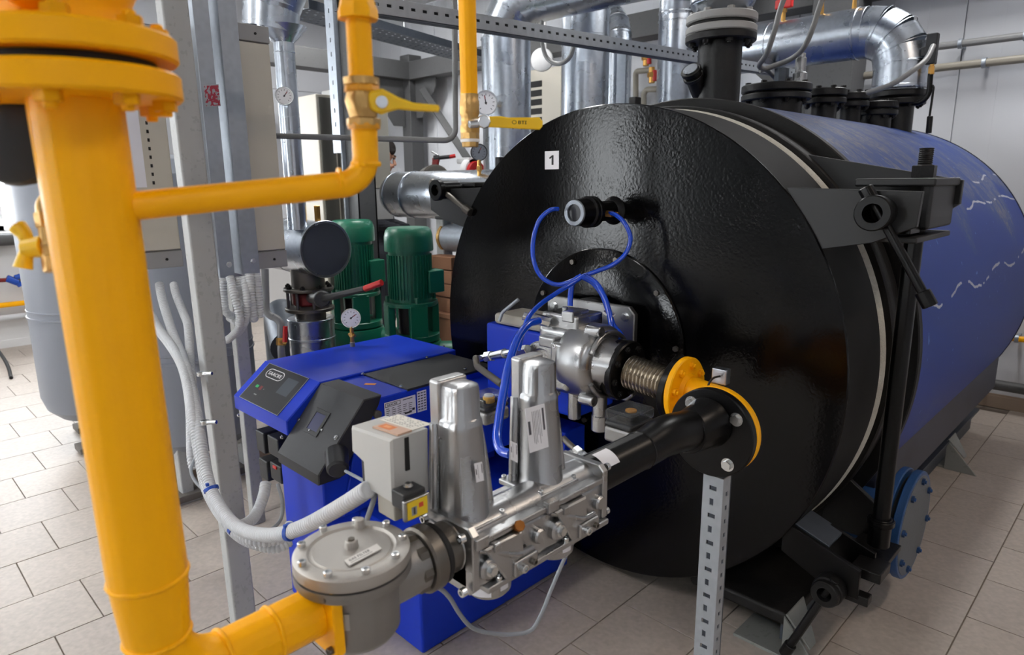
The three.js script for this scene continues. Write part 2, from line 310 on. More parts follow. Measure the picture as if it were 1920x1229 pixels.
{ // walls of upright sandwich panels, windows in the left wall
  const wins = [[-2.05, -0.35], [0.6, 2.4]], Y0 = 1.16, Y1 = 2.75, GA = 6.1, GB = 8.4, GY = 3.1;   // GA..GB: a tall glazed gate near the far corner
  const pw = 1.13;
  const wl = new THREE.Group(); wl.name = 'wall_left'; wl.userData = { kind: 'structure' }; scene.add(wl);
  const core = [box2(XL - WT, XL - 0.03, 0, Y0, ZB, GA), box2(XL - WT, XL - 0.03, Y1, YC, ZB, GA), box2(XL - WT, XL - 0.03, GY, YC, GA, GB), box2(XL - WT, XL - 0.03, 0, YC, GB, ZF)];
  let z = ZB;
  for (const [a, b] of [...wins, [GA, GA]]) { core.push(box2(XL - WT, XL - 0.03, Y0, Y1, z, a)); z = b; }
  part(wl, 'wall_core', core, M.wall);
  const pan = (y0, y1, a, b) => { for (let q = a; q < b - 0.01; q += pw) part(wl, 'panel', box2(XL - 0.05, XL, y0 + 0.002, y1 - 0.002, q + 0.002, Math.min(q + pw, b) - 0.002, { r: 0.003 }), M.wall); };
  pan(Y1, YC, ZB, GA); pan(GY, YC, GA, GB); pan(0, YC, GB, ZF); z = ZB;
  part(wl, 'panel', box2(XL - 0.05, XL, 0, Y0, ZB, GA, { r: 0.003 }), M.wallLow, 'white painted lower wall below the windows');
  for (const [a, b] of [...wins, [GA, GA]]) { pan(Y0, Y1, z, a); z = b; }
  wins.forEach(([a, b], i) => {
    const w = new THREE.Group(); w.name = 'window_' + (i + 1); w.userData = { kind: 'structure' }; scene.add(w);
    const f = 0.06, m = (a + b) / 2;
    part(w, 'window_frame', [box2(XL - 0.12, XL - 0.04, Y0, Y0 + f, a, b), box2(XL - 0.12, XL - 0.04, Y1 - f, Y1, a, b), box2(XL - 0.12, XL - 0.04, Y0, Y1, a, a + f), box2(XL - 0.12, XL - 0.04, Y0, Y1, b - f, b), box2(XL - 0.12, XL - 0.04, Y0, Y1, m - f / 2, m + f / 2)], M.white);
    part(w, 'pane', box2(XL - 0.085, XL - 0.08, Y0 + f, Y1 - f, a + f, m - f / 2, { r: 0.001 }), M.glassClear);
    part(w, 'pane', box2(XL - 0.085, XL - 0.08, Y0 + f, Y1 - f, m + f / 2, b - f, { r: 0.001 }), M.glassClear);
    part(w, 'window_sill', box2(XL - 0.1, XL + 0.12, Y0 - 0.035, Y0, a - 0.05, b + 0.05, { r: 0.008 }), M.white);
  });
  const gd = new THREE.Group(); gd.name = 'door_1'; gd.userData = { kind: 'structure' }; scene.add(gd);
  part(gd, 'door_frame', [box2(XL - 0.12, XL - 0.04, 0, GY, GA, GA + 0.08), box2(XL - 0.12, XL - 0.04, 0, GY, GB - 0.08, GB), box2(XL - 0.12, XL - 0.04, GY - 0.08, GY, GA, GB), box2(XL - 0.12, XL - 0.04, 0, 0.1, GA, GB)], M.white);
  part(gd, 'pane', box2(XL - 0.085, XL - 0.08, 0.1, GY - 0.08, GA + 0.08, GB - 0.08, { r: 0.001 }), M.glassClear);
  const wb = new THREE.Group(); wb.name = 'wall_back'; wb.userData = { kind: 'structure' }; scene.add(wb);
  part(wb, 'wall_core', box2(XL - WT, XR + WT, 0, YC, ZB - WT, ZB - 0.02), M.wall);
  const seam = at(1797, 150, 'z', ZB).x;
  let x = seam; while (x > XL) x -= pw;
  for (; x < XR; x += pw) { const a = Math.max(x, XL), b = Math.min(x + pw, XR); if (b - a > 0.02) part(wb, 'panel', [box2(a + 0.003, b - 0.003, 0, YC, ZB - 0.03, ZB, { r: 0.003 }), ...[0.2, 0.4, 0.6, 0.8].map((k) => a + (b - a) * k).map((q) => box2(q - 0.002, q + 0.002, 0, YC, ZB - 0.002, ZB + 0.0015, { r: 0.0005 }))], M.wall); }
  struct('wall_right', box2(XR, XR + WT, 0, YC, ZB, ZF), M.wall);
  struct('wall_front', [box2(XL - WT, -3.9, 0, YC, ZF, ZF + WT), box2(-1.7, XR + WT, 0, YC, ZF, ZF + WT), box2(-3.9, -1.7, 0, Y0, ZF, ZF + WT), box2(-3.9, -1.7, Y1, YC, ZF, ZF + WT)], M.wallDark);
  const w4 = new THREE.Group(); w4.name = 'window_3'; w4.userData = { kind: 'structure' }; scene.add(w4);
  part(w4, 'window_frame', [box2(-3.9, -1.7, Y0, Y0 + 0.06, ZF + 0.04, ZF + 0.1), box2(-3.9, -1.7, Y1 - 0.06, Y1, ZF + 0.04, ZF + 0.1), box2(-3.9, -3.84, Y0, Y1, ZF + 0.04, ZF + 0.1), box2(-1.76, -1.7, Y0, Y1, ZF + 0.04, ZF + 0.1)], M.white);
  part(w4, 'pane', box2(-3.84, -1.76, Y0 + 0.06, Y1 - 0.06, ZF + 0.07, ZF + 0.075, { r: 0.001 }), M.glassClear);

  const ce = new THREE.Group(); ce.name = 'ceiling'; ce.userData = { kind: 'structure' }; scene.add(ce);
  part(ce, 'ceiling_core', box2(XL - WT, XR + WT, YC + 0.03, YC + 0.2, ZB - WT, ZF + WT), M.ceil);
  for (let q = XL; q < XR; q += 1.15) part(ce, 'panel', box2(q + 0.003, Math.min(q + 1.15, XR) - 0.003, YC, YC + 0.04, ZB, ZF, { r: 0.003 }), M.ceil);
  struct('baseboard_back', [box2(XL, XR, 0, 0.085, ZB, ZB + 0.012), box2(XL, XR, 0.085, 0.1, ZB, ZB + 0.007)], M.skirting);
  struct('baseboard_left', box2(XL, XL + 0.012, 0, 0.08, ZB, GA), M.wallLow);
}
const LAMP_AT = ['above the expansion tanks', 'near the far left corner', 'above the boiler end by the back wall', 'above the floor right of the boiler', 'above the green pumps', 'above the thick yellow riser', 'near the left wall towards the gate', 'in the front right of the room'];
for (const [i, [x, z, s]] of LAMPS.entries()) { // ceiling lamps
  const t = thing('ceiling_lamp', 'long white ceiling lamp ' + LAMP_AT[i], 'lamp', 'long ceiling lamps over the boiler room');
  part(t, 'housing', box2(x - 0.16, x + 0.16, LAMP_Y + 0.01, YC, z - 0.62, z + 0.62, { r: 0.01 }), M.white);
  part(t, 'diffuser', box2(x - 0.14, x + 0.14, LAMP_Y - 0.006, LAMP_Y + 0.01, z - 0.6, z + 0.6, { r: 0.004 }), M.lamp);
  const l = new THREE.RectAreaLight(x > -0.5 && z < 0 ? new THREE.Color(1, 0.8, 0.62) : new THREE.Color(1, 0.985, 0.96), s, 0.28, 1.2);
  l.position.set(x, LAMP_Y - 0.012, z); l.rotation.set(-Math.PI / 2, 0, 0); scene.add(l);
}
// ---------- steel frame along the walls ----------
{
  const t = thing('roof_steelwork', 'grey painted steel roof frame with corner gussets and a slanting brace', 'frame');
  const X0 = -7.2, Z0 = -5.42, yb = at(775, 152, 'z', Z0).y, bt = 0.21;
  const px = at(777, 300, 'z', Z0).x;
  part(t, 'column', [box2(px - 0.09, px + 0.09, 0, yb + 0.3, Z0 - 0.1, Z0 + 0.1, { r: 0.01 })], M.frame);
  part(t, 'beam', box2(px - 0.11, px + 0.11, yb, yb + bt, Z0, 4, { r: 0.008 }), M.frame);
  part(t, 'beam', box2(XL, 2.6, yb, yb + bt, Z0 - 0.11, Z0 + 0.11, { r: 0.008 }), M.frame);
  const a = at(800, 170, 'z', Z0), b = at(915, 345, 'z', Z0); b.z = a.z = Z0 + 0.06;
  part(t, 'brace', cyl(a, b, 0.055, 0.055, 4, 0.02), M.frame);
  part(t, 'gusset', plateW([v(px, yb, Z0 + 0.14), v(px, yb, Z0 + 0.62), v(px, yb - 0.12, Z0 + 0.62), v(px, yb - 0.55, Z0 + 0.3), v(px, yb - 0.55, Z0 + 0.14)], dirX, 0.02), M.frame);
  part(t, 'gusset', plateW([v(px + 0.1, yb, Z0), v(px + 0.5, yb, Z0), v(px + 0.5, yb - 0.1, Z0), v(px + 0.22, yb - 0.45, Z0), v(px + 0.1, yb - 0.45, Z0)], dirZ, 0.02), M.frame);
  // further column behind the right-hand ducts, and the beam under the eaves on the right
  const c = at(1565, 130, 'z', -5.35); part(t, 'column', box2(c.x - 0.16, c.x + 0.16, 0, yb + 0.3, -5.52, -5.25, { r: 0.01 }), M.frame);
  const g = at(1530, 110, 'z', -5.3); part(t, 'gusset', plateW([v(c.x - 0.16, g.y + 0.1, -5.3), v(c.x - 0.75, g.y + 0.1, -5.3), v(c.x - 0.16, g.y - 0.42, -5.3)].reverse(), dirZ, 0.02), M.frame);
}
// ---------- boiler ----------
const BX = -1.536, BY = 0.962, BR = 0.9055, BZ = -2.03;
const bc = (z) => v(BX, BY, z);
{
  const t = thing('boiler', 'huge horizontal boiler with glossy black round door, number 1 label and scuffed blue barrel', 'boiler');
  // door: a thick round slab with a raised burner ring
  const door = part(t, 'door', lat(bc(-2.04), dirZ, [[0, 0], [BR - 0.002, 0], [BR, 0.002], [BR, 0.006], [BR - 0.003, 0.0095], [0, 0.01]], 128), M.black, 'glossy black round boiler door');
  part(door, 'door_rim', lat(bc(-2.335), dirZ, [[0.7, 0], [BR - 0.012, 0], [BR - 0.003, 0.006], [BR - 0.002, 0.012], [BR - 0.002, 0.295], [0.7, 0.295]], 128), M.blackMatt, 'dusty matt rim of the door');
  part(door, 'burner_ring', lat(v(-1.533, 0.985, BZ - 0.002), dirZ, [[0.19, 0], [0.366, 0], [0.366, 0.008], [0.36, 0.012], [0.19, 0.012]], 72), M.black);
  bolts(door, v(-1.533, 0.985, BZ + 0.01), dirZ, 0.335, 10, 0.011, M.steelDark, { off: 0.52, nut: false });
  part(t, 'rope_gasket', lat(bc(-2.398), dirZ, [[0.85, 0], [0.892, 0.002], [0.903, 0.014], [0.908, 0.029], [0.903, 0.044], [0.892, 0.056], [0.85, 0.06]], 128), M.rope, 'white rope gasket between door and barrel');
  part(t, 'front_flange', [lat(bc(-2.455), dirZ, [[0.8, 0], [0.918, 0], [0.922, 0.006], [0.922, 0.05], [0.918, 0.056], [0.8, 0.056]], 128), lat(bc(-2.585), dirZ, [[0.8, 0], [0.958, 0], [0.962, 0.005], [0.962, 0.04], [0.958, 0.045], [0.8, 0.045]], 128), lat(bc(-2.53), dirZ, [[0.8, 0], [0.915, 0], [0.915, 0.07], [0.8, 0.07]], 96)], M.blackDusty, 'black ringed front flange of the barrel');
  { // barrel: scuffed paint runs round the barrel (u) and along it (v)
    const R = 0.955, L = 2.35, z0 = -2.58, seg = 128, pos = [], nor = [], uv = [], idx = [];
    for (let j = 0; j <= 8; j++) for (let i = 0; i <= seg; i++) { const a = i / seg * Math.PI * 2, z = z0 - L * j / 8; pos.push(BX + R * Math.sin(a), BY + R * Math.cos(a), z); nor.push(Math.sin(a), Math.cos(a), 0); uv.push(1 - Math.abs(1 - i / seg * 2), j / 8); }
    for (let j = 0; j < 8; j++) for (let i = 0; i < seg; i++) { const a = j * (seg + 1) + i, b = a + seg + 1; idx.push(a, a + 1, b, b, a + 1, b + 1); }
    const g = new THREE.BufferGeometry(); g.setAttribute('position', new THREE.Float32BufferAttribute(pos, 3)); g.setAttribute('normal', new THREE.Float32BufferAttribute(nor, 3)); g.setAttribute('uv', new THREE.Float32BufferAttribute(uv, 2)); g.setIndex(idx);
    const sh = part(t, 'barrel', flat(g), M.shell, 'scuffed and dusty blue barrel');
    part(sh, 'end_plate', lat(bc(z0 - L - 0.012), dirZ, [[0, 0], [R + 0.004, 0], [R + 0.004, 0.014], [0, 0.014]], 96), M.skirt);
  }
  const zE = -4.9;
  part(t, 'lower_casing', plate(v(BX, 0.2, -2.62), dirX.clone().negate(), dirY, [[-0.852, 0.135], [0.852, 0.135], [0.852, 0.36], [0.70, 0.42], [-0.70, 0.42], [-0.852, 0.36]].reverse(), 2.28, 0.004), M.skirt, 'dark lower casing');
  for (const s of [-1, 1]) {
    const X = (d) => BX + s * d;
    part(t, 'base_rail', [box2(X(0.735), X(0.785), 0.15, 0.165, -4.95, -2.12), box2(X(0.735), X(0.75), 0.02, 0.16, -4.95, -2.12)], M.galvDark);
    for (const z of [-2.05, -4.2]) part(t, 'foot', [plateW(s > 0 ? [v(X(0.775), 0.168, z), v(X(0.775), 0, z), v(X(0.93), 0, z)] : [v(X(0.775), 0.168, z), v(X(0.93), 0, z), v(X(0.775), 0, z)], dirZ, 0.01), plateW(s > 0 ? [v(X(0.775), 0.17, z), v(X(0.775), 0.17, z - 0.14), v(X(0.86), 0.08, z - 0.05), v(X(0.86), 0.08, z)] : [v(X(0.775), 0.17, z), v(X(0.86), 0.08, z), v(X(0.86), 0.08, z - 0.05), v(X(0.775), 0.17, z - 0.14)], v(s * 0.72, 0.68, 0), 0.008), box2(X(0.6), X(0.8), 0, 0.012, z - 0.16, z)], M.footGrey);
    part(t, 'saddle_slab', box2(BX + s * 0.42, BX + s * 0.79, 0.125, 0.172, -2.62, -2.05, { r: 0.012 }), M.blackDusty);
    part(t, 'saddle_web', plateW(s > 0 ? [v(BX + 0.42, 0.17, -2.47), v(BX + 0.79, 0.17, -2.47), v(BX + 0.80, 0.36, -2.47), v(BX + 0.72, 0.5, -2.47), v(BX + 0.42, 0.3, -2.47)] : [v(BX - 0.42, 0.17, -2.47), v(BX - 0.42, 0.3, -2.47), v(BX - 0.72, 0.5, -2.47), v(BX - 0.80, 0.36, -2.47), v(BX - 0.79, 0.17, -2.47)], dirZ, 0.02), M.blackSatin);
  }
  // sight port pipe, its glass and brass nipple
  const g0 = at(1150, 395, 'z', BZ), sp = part(t, 'sight_port', [lat(add(g0, 0, 0, 0), dirZ, [[0, 0], [0.052, 0], [0.045, 0.012], [0.036, 0.02], [0.036, 0.13], [0, 0.13]], 28), lat(add(g0, 0, 0, 0.12), dirZ, [[0, 0], [0.052, 0], [0.055, 0.003], [0.055, 0.016], [0.052, 0.019], [0, 0.019]], 30), lat(add(g0, 0, 0, 0.143), dirZ, [[0, 0], [0.052, 0], [0.055, 0.003], [0.055, 0.015], [0.048, 0.02], [0.046, 0.075], [0, 0.075]], 30)], M.blackPipe);
  part(sp, 'glass_ring', ring(add(g0, 0, 0, 0.216), add(g0, 0, 0, 0.226), 0.03, 0.044), M.galvMatt);
  part(sp, 'sight_glass', cyl(add(g0, 0, 0, 0.212), add(g0, 0, 0, 0.219), 0.031), mat('#24262b', 0.3));
  part(sp, 'brass_nipple', [cyl(add(g0, 0.025, -0.006, 0.085), add(g0, 0.06, -0.008, 0.085), 0.012, 0.012, 6), cyl(add(g0, 0.055, -0.008, 0.085), add(g0, 0.085, -0.008, 0.085), 0.008)], M.brass);
  // number
  const la = at(1022, 318, 'z', BZ), lb = at(1048, 318, 'z', BZ), lt = at(1023, 284, 'z', BZ);
  sheet(t, 'number_label', la, v(lb.x - la.x, 0, 0), v(0, lt.y - la.y, 0), canvasTex(128, 160, (g, w, h) => { g.fillStyle = '#f2f1f4'; g.fillRect(0, 0, w, h); g.fillStyle = '#101010'; g.font = 'bold 118px sans-serif'; g.textAlign = 'center'; g.fillText('1', w / 2 + 2, 122); }), 0.6, 0.0015, 'white number 1 label');
  // hinge brackets and door clamps, right side then left
  const side = (s) => {
    const mx = (x) => BX + s * (x - BX), P = (x, y, z) => v(mx(x), y, z), flip = (a) => (s < 0 ? a.slice().reverse() : a);
    const arm = flip([P(-0.862, 1.574, -2.06), P(-0.745, 1.396, -2.06), P(-0.609, 1.422, -2.06), P(-0.505, 1.47, -2.06), P(-0.50, 1.563, -2.06)]);
    const br = part(t, 'clamp_bracket', [plateW(arm, dirZ, 0.022), plateW(flip([P(-0.955, 1.68, -2.44), P(-0.83, 1.46, -2.44), P(-0.576, 1.456, -2.44), P(-0.49, 1.52, -2.44), P(-0.49, 1.59, -2.44), P(-0.65, 1.621, -2.44)]), dirZ, 0.022), box2(mx(-0.705), mx(-0.495), 1.575, 1.598, -2.42, -2.14, { r: 0.006 }), box2(mx(-0.535), mx(-0.505), 1.455, 1.59, -2.42, -2.16, { r: 0.01 }), box2(mx(-0.70), mx(-0.505), 1.424, 1.44, -2.42, -2.06, { r: 0.004 })], M.bracketBlack);
    const n0 = s > 0 ? P(-0.595, 1.507, -1.965) : v(-2.46, 1.563, -1.98), nz = n0.z, nut = part(t, 'clamp_nut', [ring(n0, add(n0, 0, 0, -0.03), 0.026, 0.048), ring(add(n0, 0, 0, -0.02), add(n0, 0, 0, -0.13), 0.026, 0.042), cyl(add(n0, 0, 0, -0.12), add(n0, 0, 0, -0.3), 0.027), box2(n0.x - 0.06, n0.x + 0.07, n0.y - 0.06, n0.y - 0.04, -2.16, -2.07)], M.blackPipe);
    if (s > 0) {
      const pb = P(-0.559, 1.598, -2.27);
      part(br, 'bracket_nut', cyl(pb, add(pb, 0, 0.036, 0), 0.033, 0.033, 6, 0.06), M.blackSatin);
      part(br, 'threaded_stud', sweep([...Array(40)].map((_, i) => add(pb, 0, 0.03 + i * 0.0014, 0)), (d) => 0.0185 + 0.0012 * Math.sin(d * 1100), 18), M.blackSatin);
    }
    const h0 = v(n0.x, n0.y, -2.02), e1 = s > 0 ? v(-0.445, 1.265, -2.02) : v(-2.262, 1.464, -2.02), d = e1.clone().sub(h0).normalize(), e0 = h0.clone().addScaledVector(d, -0.078);
    part(nut, 'tommy_bar', [cyl(e0, e1, 0.0125), cyl(e0, e0.clone().addScaledVector(d, 0.035), 0.02), cyl(e1, e1.clone().addScaledVector(d, -0.045), 0.02)], s > 0 ? M.blackPipe : M.steelDark);
  };
  side(1); side(-1);
  const rodX = -0.572, rodZ = -2.3;                          // the long hinge rod beside the door and its lower bearing
  part(t, 'hinge_rod', [cyl(v(rodX, 0.40, rodZ), v(rodX, 1.50, rodZ), 0.026), ring(v(rodX, 0.40, rodZ), v(rodX, 0.50, rodZ), 0.01, 0.034), ring(v(rodX, 0.475, rodZ), v(rodX, 0.497, rodZ), 0.02, 0.042)], M.blackPipe);
  // lower hinge arms: two channels running out from the door edge
  const arm2 = (z) => plateW([v(-0.79, 0.507, z), v(-0.79, 0.40, z), v(-0.64, 0.33, z), v(-0.548, 0.33, z), v(-0.548, 0.426, z)], dirZ, 0.016);
  part(t, 'lower_hinge_arm', arm2(-2.06), M.blackPipe); part(t, 'lower_hinge_arm', arm2(-2.2), M.blackPipe);
  part(t, 'lower_web', plateW([v(-0.765, 0.485, -2.07), v(-0.655, 0.447, -2.07), v(-0.655, 0.447, -2.2), v(-0.765, 0.485, -2.2)], v(0.33, 0.94, 0), 0.014), M.galvDark, 'bare steel web between the hinge arms');
  part(t, 'bearing_plate', [plateW([v(-0.80, 0.60, -2.45), v(-0.80, 0.34, -2.45), v(-0.60, 0.34, -2.45), v(-0.585, 0.43, -2.45), v(-0.64, 0.49, -2.45)], dirZ, 0.02), box2(-0.66, -0.53, 0.345, 0.365, -2.42, -2.2)], M.blackSatin);
  const c0 = v(-0.624, 0.343, -1.98), cn = part(t, 'lower_clamp_nut', [ring(c0, add(c0, 0, 0, -0.03), 0.022, 0.042), ring(add(c0, 0, 0, -0.02), add(c0, 0, 0, -0.13), 0.022, 0.047), cyl(add(c0, 0, 0, -0.12), add(c0, 0, 0, -0.32), 0.027), box2(c0.x + 0.03, c0.x + 0.105, c0.y - 0.03, c0.y + 0.0, -2.09, -2.05), box2(c0.x + 0.03, c0.x + 0.12, c0.y + 0.03, c0.y + 0.065, -2.2, -2.1)], M.blackSatin);
  const hs = add(c0, 0, 0, -0.03), he = v(-0.735, 0.065, -2.01), hd = he.clone().sub(hs).normalize();
  part(cn, 'tommy_bar', [cyl(hs.clone().addScaledVector(hd, -0.05), he, 0.0135), cyl(he.clone().addScaledVector(hd, -0.04), he.clone().addScaledVector(hd, 0.008), 0.019)], M.blackSatin);
  // inspection pipe with a bolted blind cover on the right flank
  const f0 = at(1713, 985, 'x', -0.55), fr = at(1722, 893, 'x', -0.55).y - f0.y;
  const cp = part(t, 'inspection_pipe', [cyl(v(-0.95, f0.y, f0.z), v(-0.60, f0.y, f0.z), 0.115, 0.115, 36), ring(v(-0.618, f0.y, f0.z), v(-0.592, f0.y, f0.z), 0.1, fr, 48)], M.blueFlange, 'blue inspection pipe and flange');
  part(cp, 'gasket', cyl(v(-0.594, f0.y, f0.z), v(-0.576, f0.y, f0.z), fr * 0.86, fr * 0.86, 40), M.rubber);
  part(cp, 'blind_cover', [cyl(v(-0.576, f0.y, f0.z), v(-0.548, f0.y, f0.z), fr, fr, 48, 0.1)], M.blueFlange);
  part(cp, 'cover_face', cyl(v(-0.55, f0.y, f0.z), v(-0.5465, f0.y, f0.z), fr * 0.93, fr * 0.93, 48, 0.3), M.greyCover, 'bare grey face of the blind cover');
  bolts(cp, v(-0.548, f0.y, f0.z), dirX, fr * 0.82, 8, 0.013, M.blueFlange, { off: 0.2 });
  // flanged nozzles on the crown of the barrel
  const noz = (px, pyTop, pyBase, x, z, r, fr2, name, label, cover = true) => {
    const y0 = BY + 0.93, yt = at(px, pyTop, 'z', z).y, xx = at(px, pyTop, 'z', z).x;
    const n = part(t, name, [cyl(v(xx, BY + 0.80, z), v(xx, yt - 0.02, z), r, r, 32), ring(v(xx, yt - 0.075, z), v(xx, yt - 0.045, z), r * 0.9, fr2, 36)], M.blackSatin, label);
    part(n, 'cover', cyl(v(xx, yt - 0.037, z), v(xx, yt, z), fr2, fr2, 36), M.blackSatin);
    bolts(n, v(xx, yt, z), dirY, fr2 * 0.85, 8, 0.014, M.blackSatin, { nut: false }); bolts(n, v(xx, yt - 0.075, z), v(0, -1, 0), fr2 * 0.85, 8, 0.014, M.blackSatin);
    return v(xx, yt, z);
  };
  const man = noz(1456, 160, 0, 0, -3.42, 0.125, 0.165, 'manhole', 'wide black manhole with a bolted lid');
  noz(1548, 168, 0, 0, -3.78, 0.062, 0.105, 'nozzle'); noz(1598, 175, 0, 0, -4.05, 0.052, 0.09, 'nozzle'); noz(1643, 192, 0, 0, -4.28, 0.085, 0.115, 'nozzle');
  part(t, 'sensor_housing', [cyl(add(man, -0.0, -0.005, -0.05), add(man, -0.0, 0.085, -0.05), 0.034, 0.034, 6, 0.06)], M.galvDark);
  part(t, 'float_switch', [cyl(add(man, 0.075, -0.005, -0.09), add(man, 0.075, 0.13, -0.09), 0.026), cyl(add(man, 0.075, 0.06, -0.09), add(man, 0.075, 0.15, -0.09), 0.021), cyl(add(man, 0.075, -0.002, -0.09), add(man, 0.075, 0.06, -0.09), 0.034)], M.alu);
  const lp = at(1396, 205, 'x', BX); part(t, 'lifting_lug', [box2(BX - 0.02, BX + 0.02, BY + 0.93, lp.y + 0.02, lp.z - 0.03, lp.z + 0.03, { r: 0.01 })], M.galv);
  for (const [px, py] of [[1188, 186], [935, 298]]) { const q = at(px, py, 'z', -2.3); part(t, 'door_lug', box2(q.x - 0.016, q.x + 0.016, q.y - 0.12, q.y + 0.008, -2.33, -2.29, { r: 0.004 }), M.blackSatin); }
}
{ // black outlet pipe on the crown with grey flanges and a clad riser
  const t = thing('outlet_riser', 'thick black outlet pipe with grey bolted flanges rising from the boiler crown', 'pipe');
  const b = at(1346, 150, 'x', BX), z = b.z, yf = at(1343, 62, 'z', z), x = at(1346, 170, 'z', z).x, y1 = yf.y;
  const r = 0.092, fr = 0.148;
  part(t, 'pipe', [cyl(v(x, BY + 0.9, z), v(x, y1 - 0.02, z), r, r, 36)], M.blackSatin);
  const sd = v(0.02, 0.7, 0.72).normalize(), s0 = v(x - 0.06, y1 - 0.25, z + 0.045);
  const st = part(t, 'thermometer_socket', [cyl(s0, s0.clone().addScaledVector(sd, 0.13), 0.036), cyl(s0.clone().addScaledVector(sd, 0.085), s0.clone().addScaledVector(sd, 0.1), 0.044), cyl(s0.clone().addScaledVector(sd, 0.112), s0.clone().addScaledVector(sd, 0.13), 0.044)], M.blackSatin);
  part(st, 'socket_cap', cyl(s0.clone().addScaledVector(sd, 0.128), s0.clone().addScaledVector(sd, 0.135), 0.032), M.galv);
  const f1 = part(t, 'flange', ring(v(x, y1 - 0.045, z), v(x, y1 - 0.012, z), r, fr, 44), M.blackSatin);
  const f2 = part(t, 'flange', ring(v(x, y1 - 0.012, z), v(x, y1 + 0.018, z), r * 0.7, fr, 44), M.beigeGrey, 'grey flange');
  part(t, 'gasket', ring(v(x, y1 + 0.018, z), v(x, y1 + 0.032, z), r * 0.7, fr * 0.9, 40), M.rubber);
  part(t, 'flange', ring(v(x, y1 + 0.032, z), v(x, y1 + 0.066, z), r * 0.7, fr, 44), M.beigeGrey, 'grey flange');
  bolts(t, v(x, y1 + 0.066, z), dirY, fr * 0.82, 8, 0.016, M.beigeGrey, { nut: false }); bolts(t, v(x, y1 - 0.045, z), v(0, -1, 0), fr * 0.82, 8, 0.016, M.blackSatin);
  part(t, 'cladding', [cyl(v(x, y1 + 0.105, z), v(x, y1 + 0.9, z), 0.135, 0.135, 40, 0.08), cyl(v(x, y1 + 0.062, z), v(x, y1 + 0.107, z), 0.095, 0.132, 36, 0.02)], M.galv, 'shiny galvanised cladding');
}
{ // clad duct over the boiler: along x, then an elbow of segments down to a black flanged pipe
  const t = thing('clad_duct', 'shiny segmented galvanised duct bending down to a black flange over the blue barrel', 'duct');
  const z = -4.5, a = at(1440, 88, 'z', z), b = at(1585, 68, 'z', z), dn = at(1690, 128, 'z', z), y = (a.y + b.y) / 2, r = 0.145, x1 = dn.x;
  const br = 0.2;
  part(t, 'straight_duct', [cyl(v(a.x - 0.35, y, z), v(x1 - br, y, z), r, r, 44, 0.01)], M.galv);
  const el = part(t, 'elbow', [], M.galv); const segs = [];
  for (let i = 0; i < 4; i++) { const th0 = i / 4 * Math.PI / 2, th1 = (i + 1) / 4 * Math.PI / 2, p = (th) => v(x1 - br + Math.sin(th) * br, y - br + Math.cos(th) * br, z); const pts = [p(th0 - 0.03), p((th0 + th1) / 2), p(th1 + 0.03)]; segs.push(sweep([pts[0], pts[2]], r + (i % 2 ? 0.002 : -0.001), 44, false)); segs.push(sweep([p(th1 - 0.015), p(th1 + 0.015)], r + 0.006, 44, false)); }
  el.geometry = mg(segs);
  part(t, 'drop_duct', [cyl(v(x1, y - br - 0.13, z), v(x1, y - br + 0.01, z), r, r, 44, 0.02), ring(v(x1, y - br - 0.14, z), v(x1, y - br - 0.12, z), r - 0.02, r + 0.004, 40)], M.galv);
  part(t, 'seam', [ring(v(x1 - br - 0.06, y, z), v(x1 - br - 0.045, y, z), r - 0.01, r + 0.004, 44), ring(v(a.x + 0.02, y, z), v(a.x + 0.035, y, z), r - 0.01, r + 0.004, 44)], M.galv);
  const yb = y - br - 0.14, fl = part(t, 'flange', [ring(v(x1, yb - 0.045, z), v(x1, yb - 0.01, z), 0.07, 0.145, 40), ring(v(x1, yb - 0.09, z), v(x1, yb - 0.055, z), 0.07, 0.145, 40)], M.blackSatin, 'black flange pair');
  bolts(t, v(x1, yb - 0.09, z), v(0, -1, 0), 0.122, 8, 0.014, M.blackSatin);
  part(t, 'drop_pipe', cyl(v(x1, 1.80, z), v(x1, yb - 0.05, z), 0.088, 0.088, 32), M.blackSatin);
  const q = at(1465, 48, 'z', z + 0.02); const rv = part(t, 'red_valve', [cyl(v(q.x, y + r - 0.01, z), v(q.x, y + r + 0.07, z), 0.014), cyl(v(q.x, y + r + 0.05, z), v(q.x, y + r + 0.075, z), 0.02, 0.02, 6)], M.brass, 'brass valve with a red handle');
  part(rv, 'handle', box2(q.x - 0.055, q.x + 0.055, y + r + 0.075, y + r + 0.13, z - 0.018, z + 0.018, { r: 0.008 }), M.red);
  for (const px of [1540, 1600]) { const k = at(px, 30, 'z', z); part(t, 'vent_valve', [cyl(v(k.x, y + r - 0.01, z), v(k.x, y + r + 0.05, z), 0.014, 0.012, 8), cyl(v(k.x, y + r + 0.05, z), v(k.x, y + r + 0.15, z), 0.01), cyl(v(k.x, y + r + 0.08, z), v(k.x, y + r + 0.1, z), 0.018, 0.018, 6)], M.brass); }
}
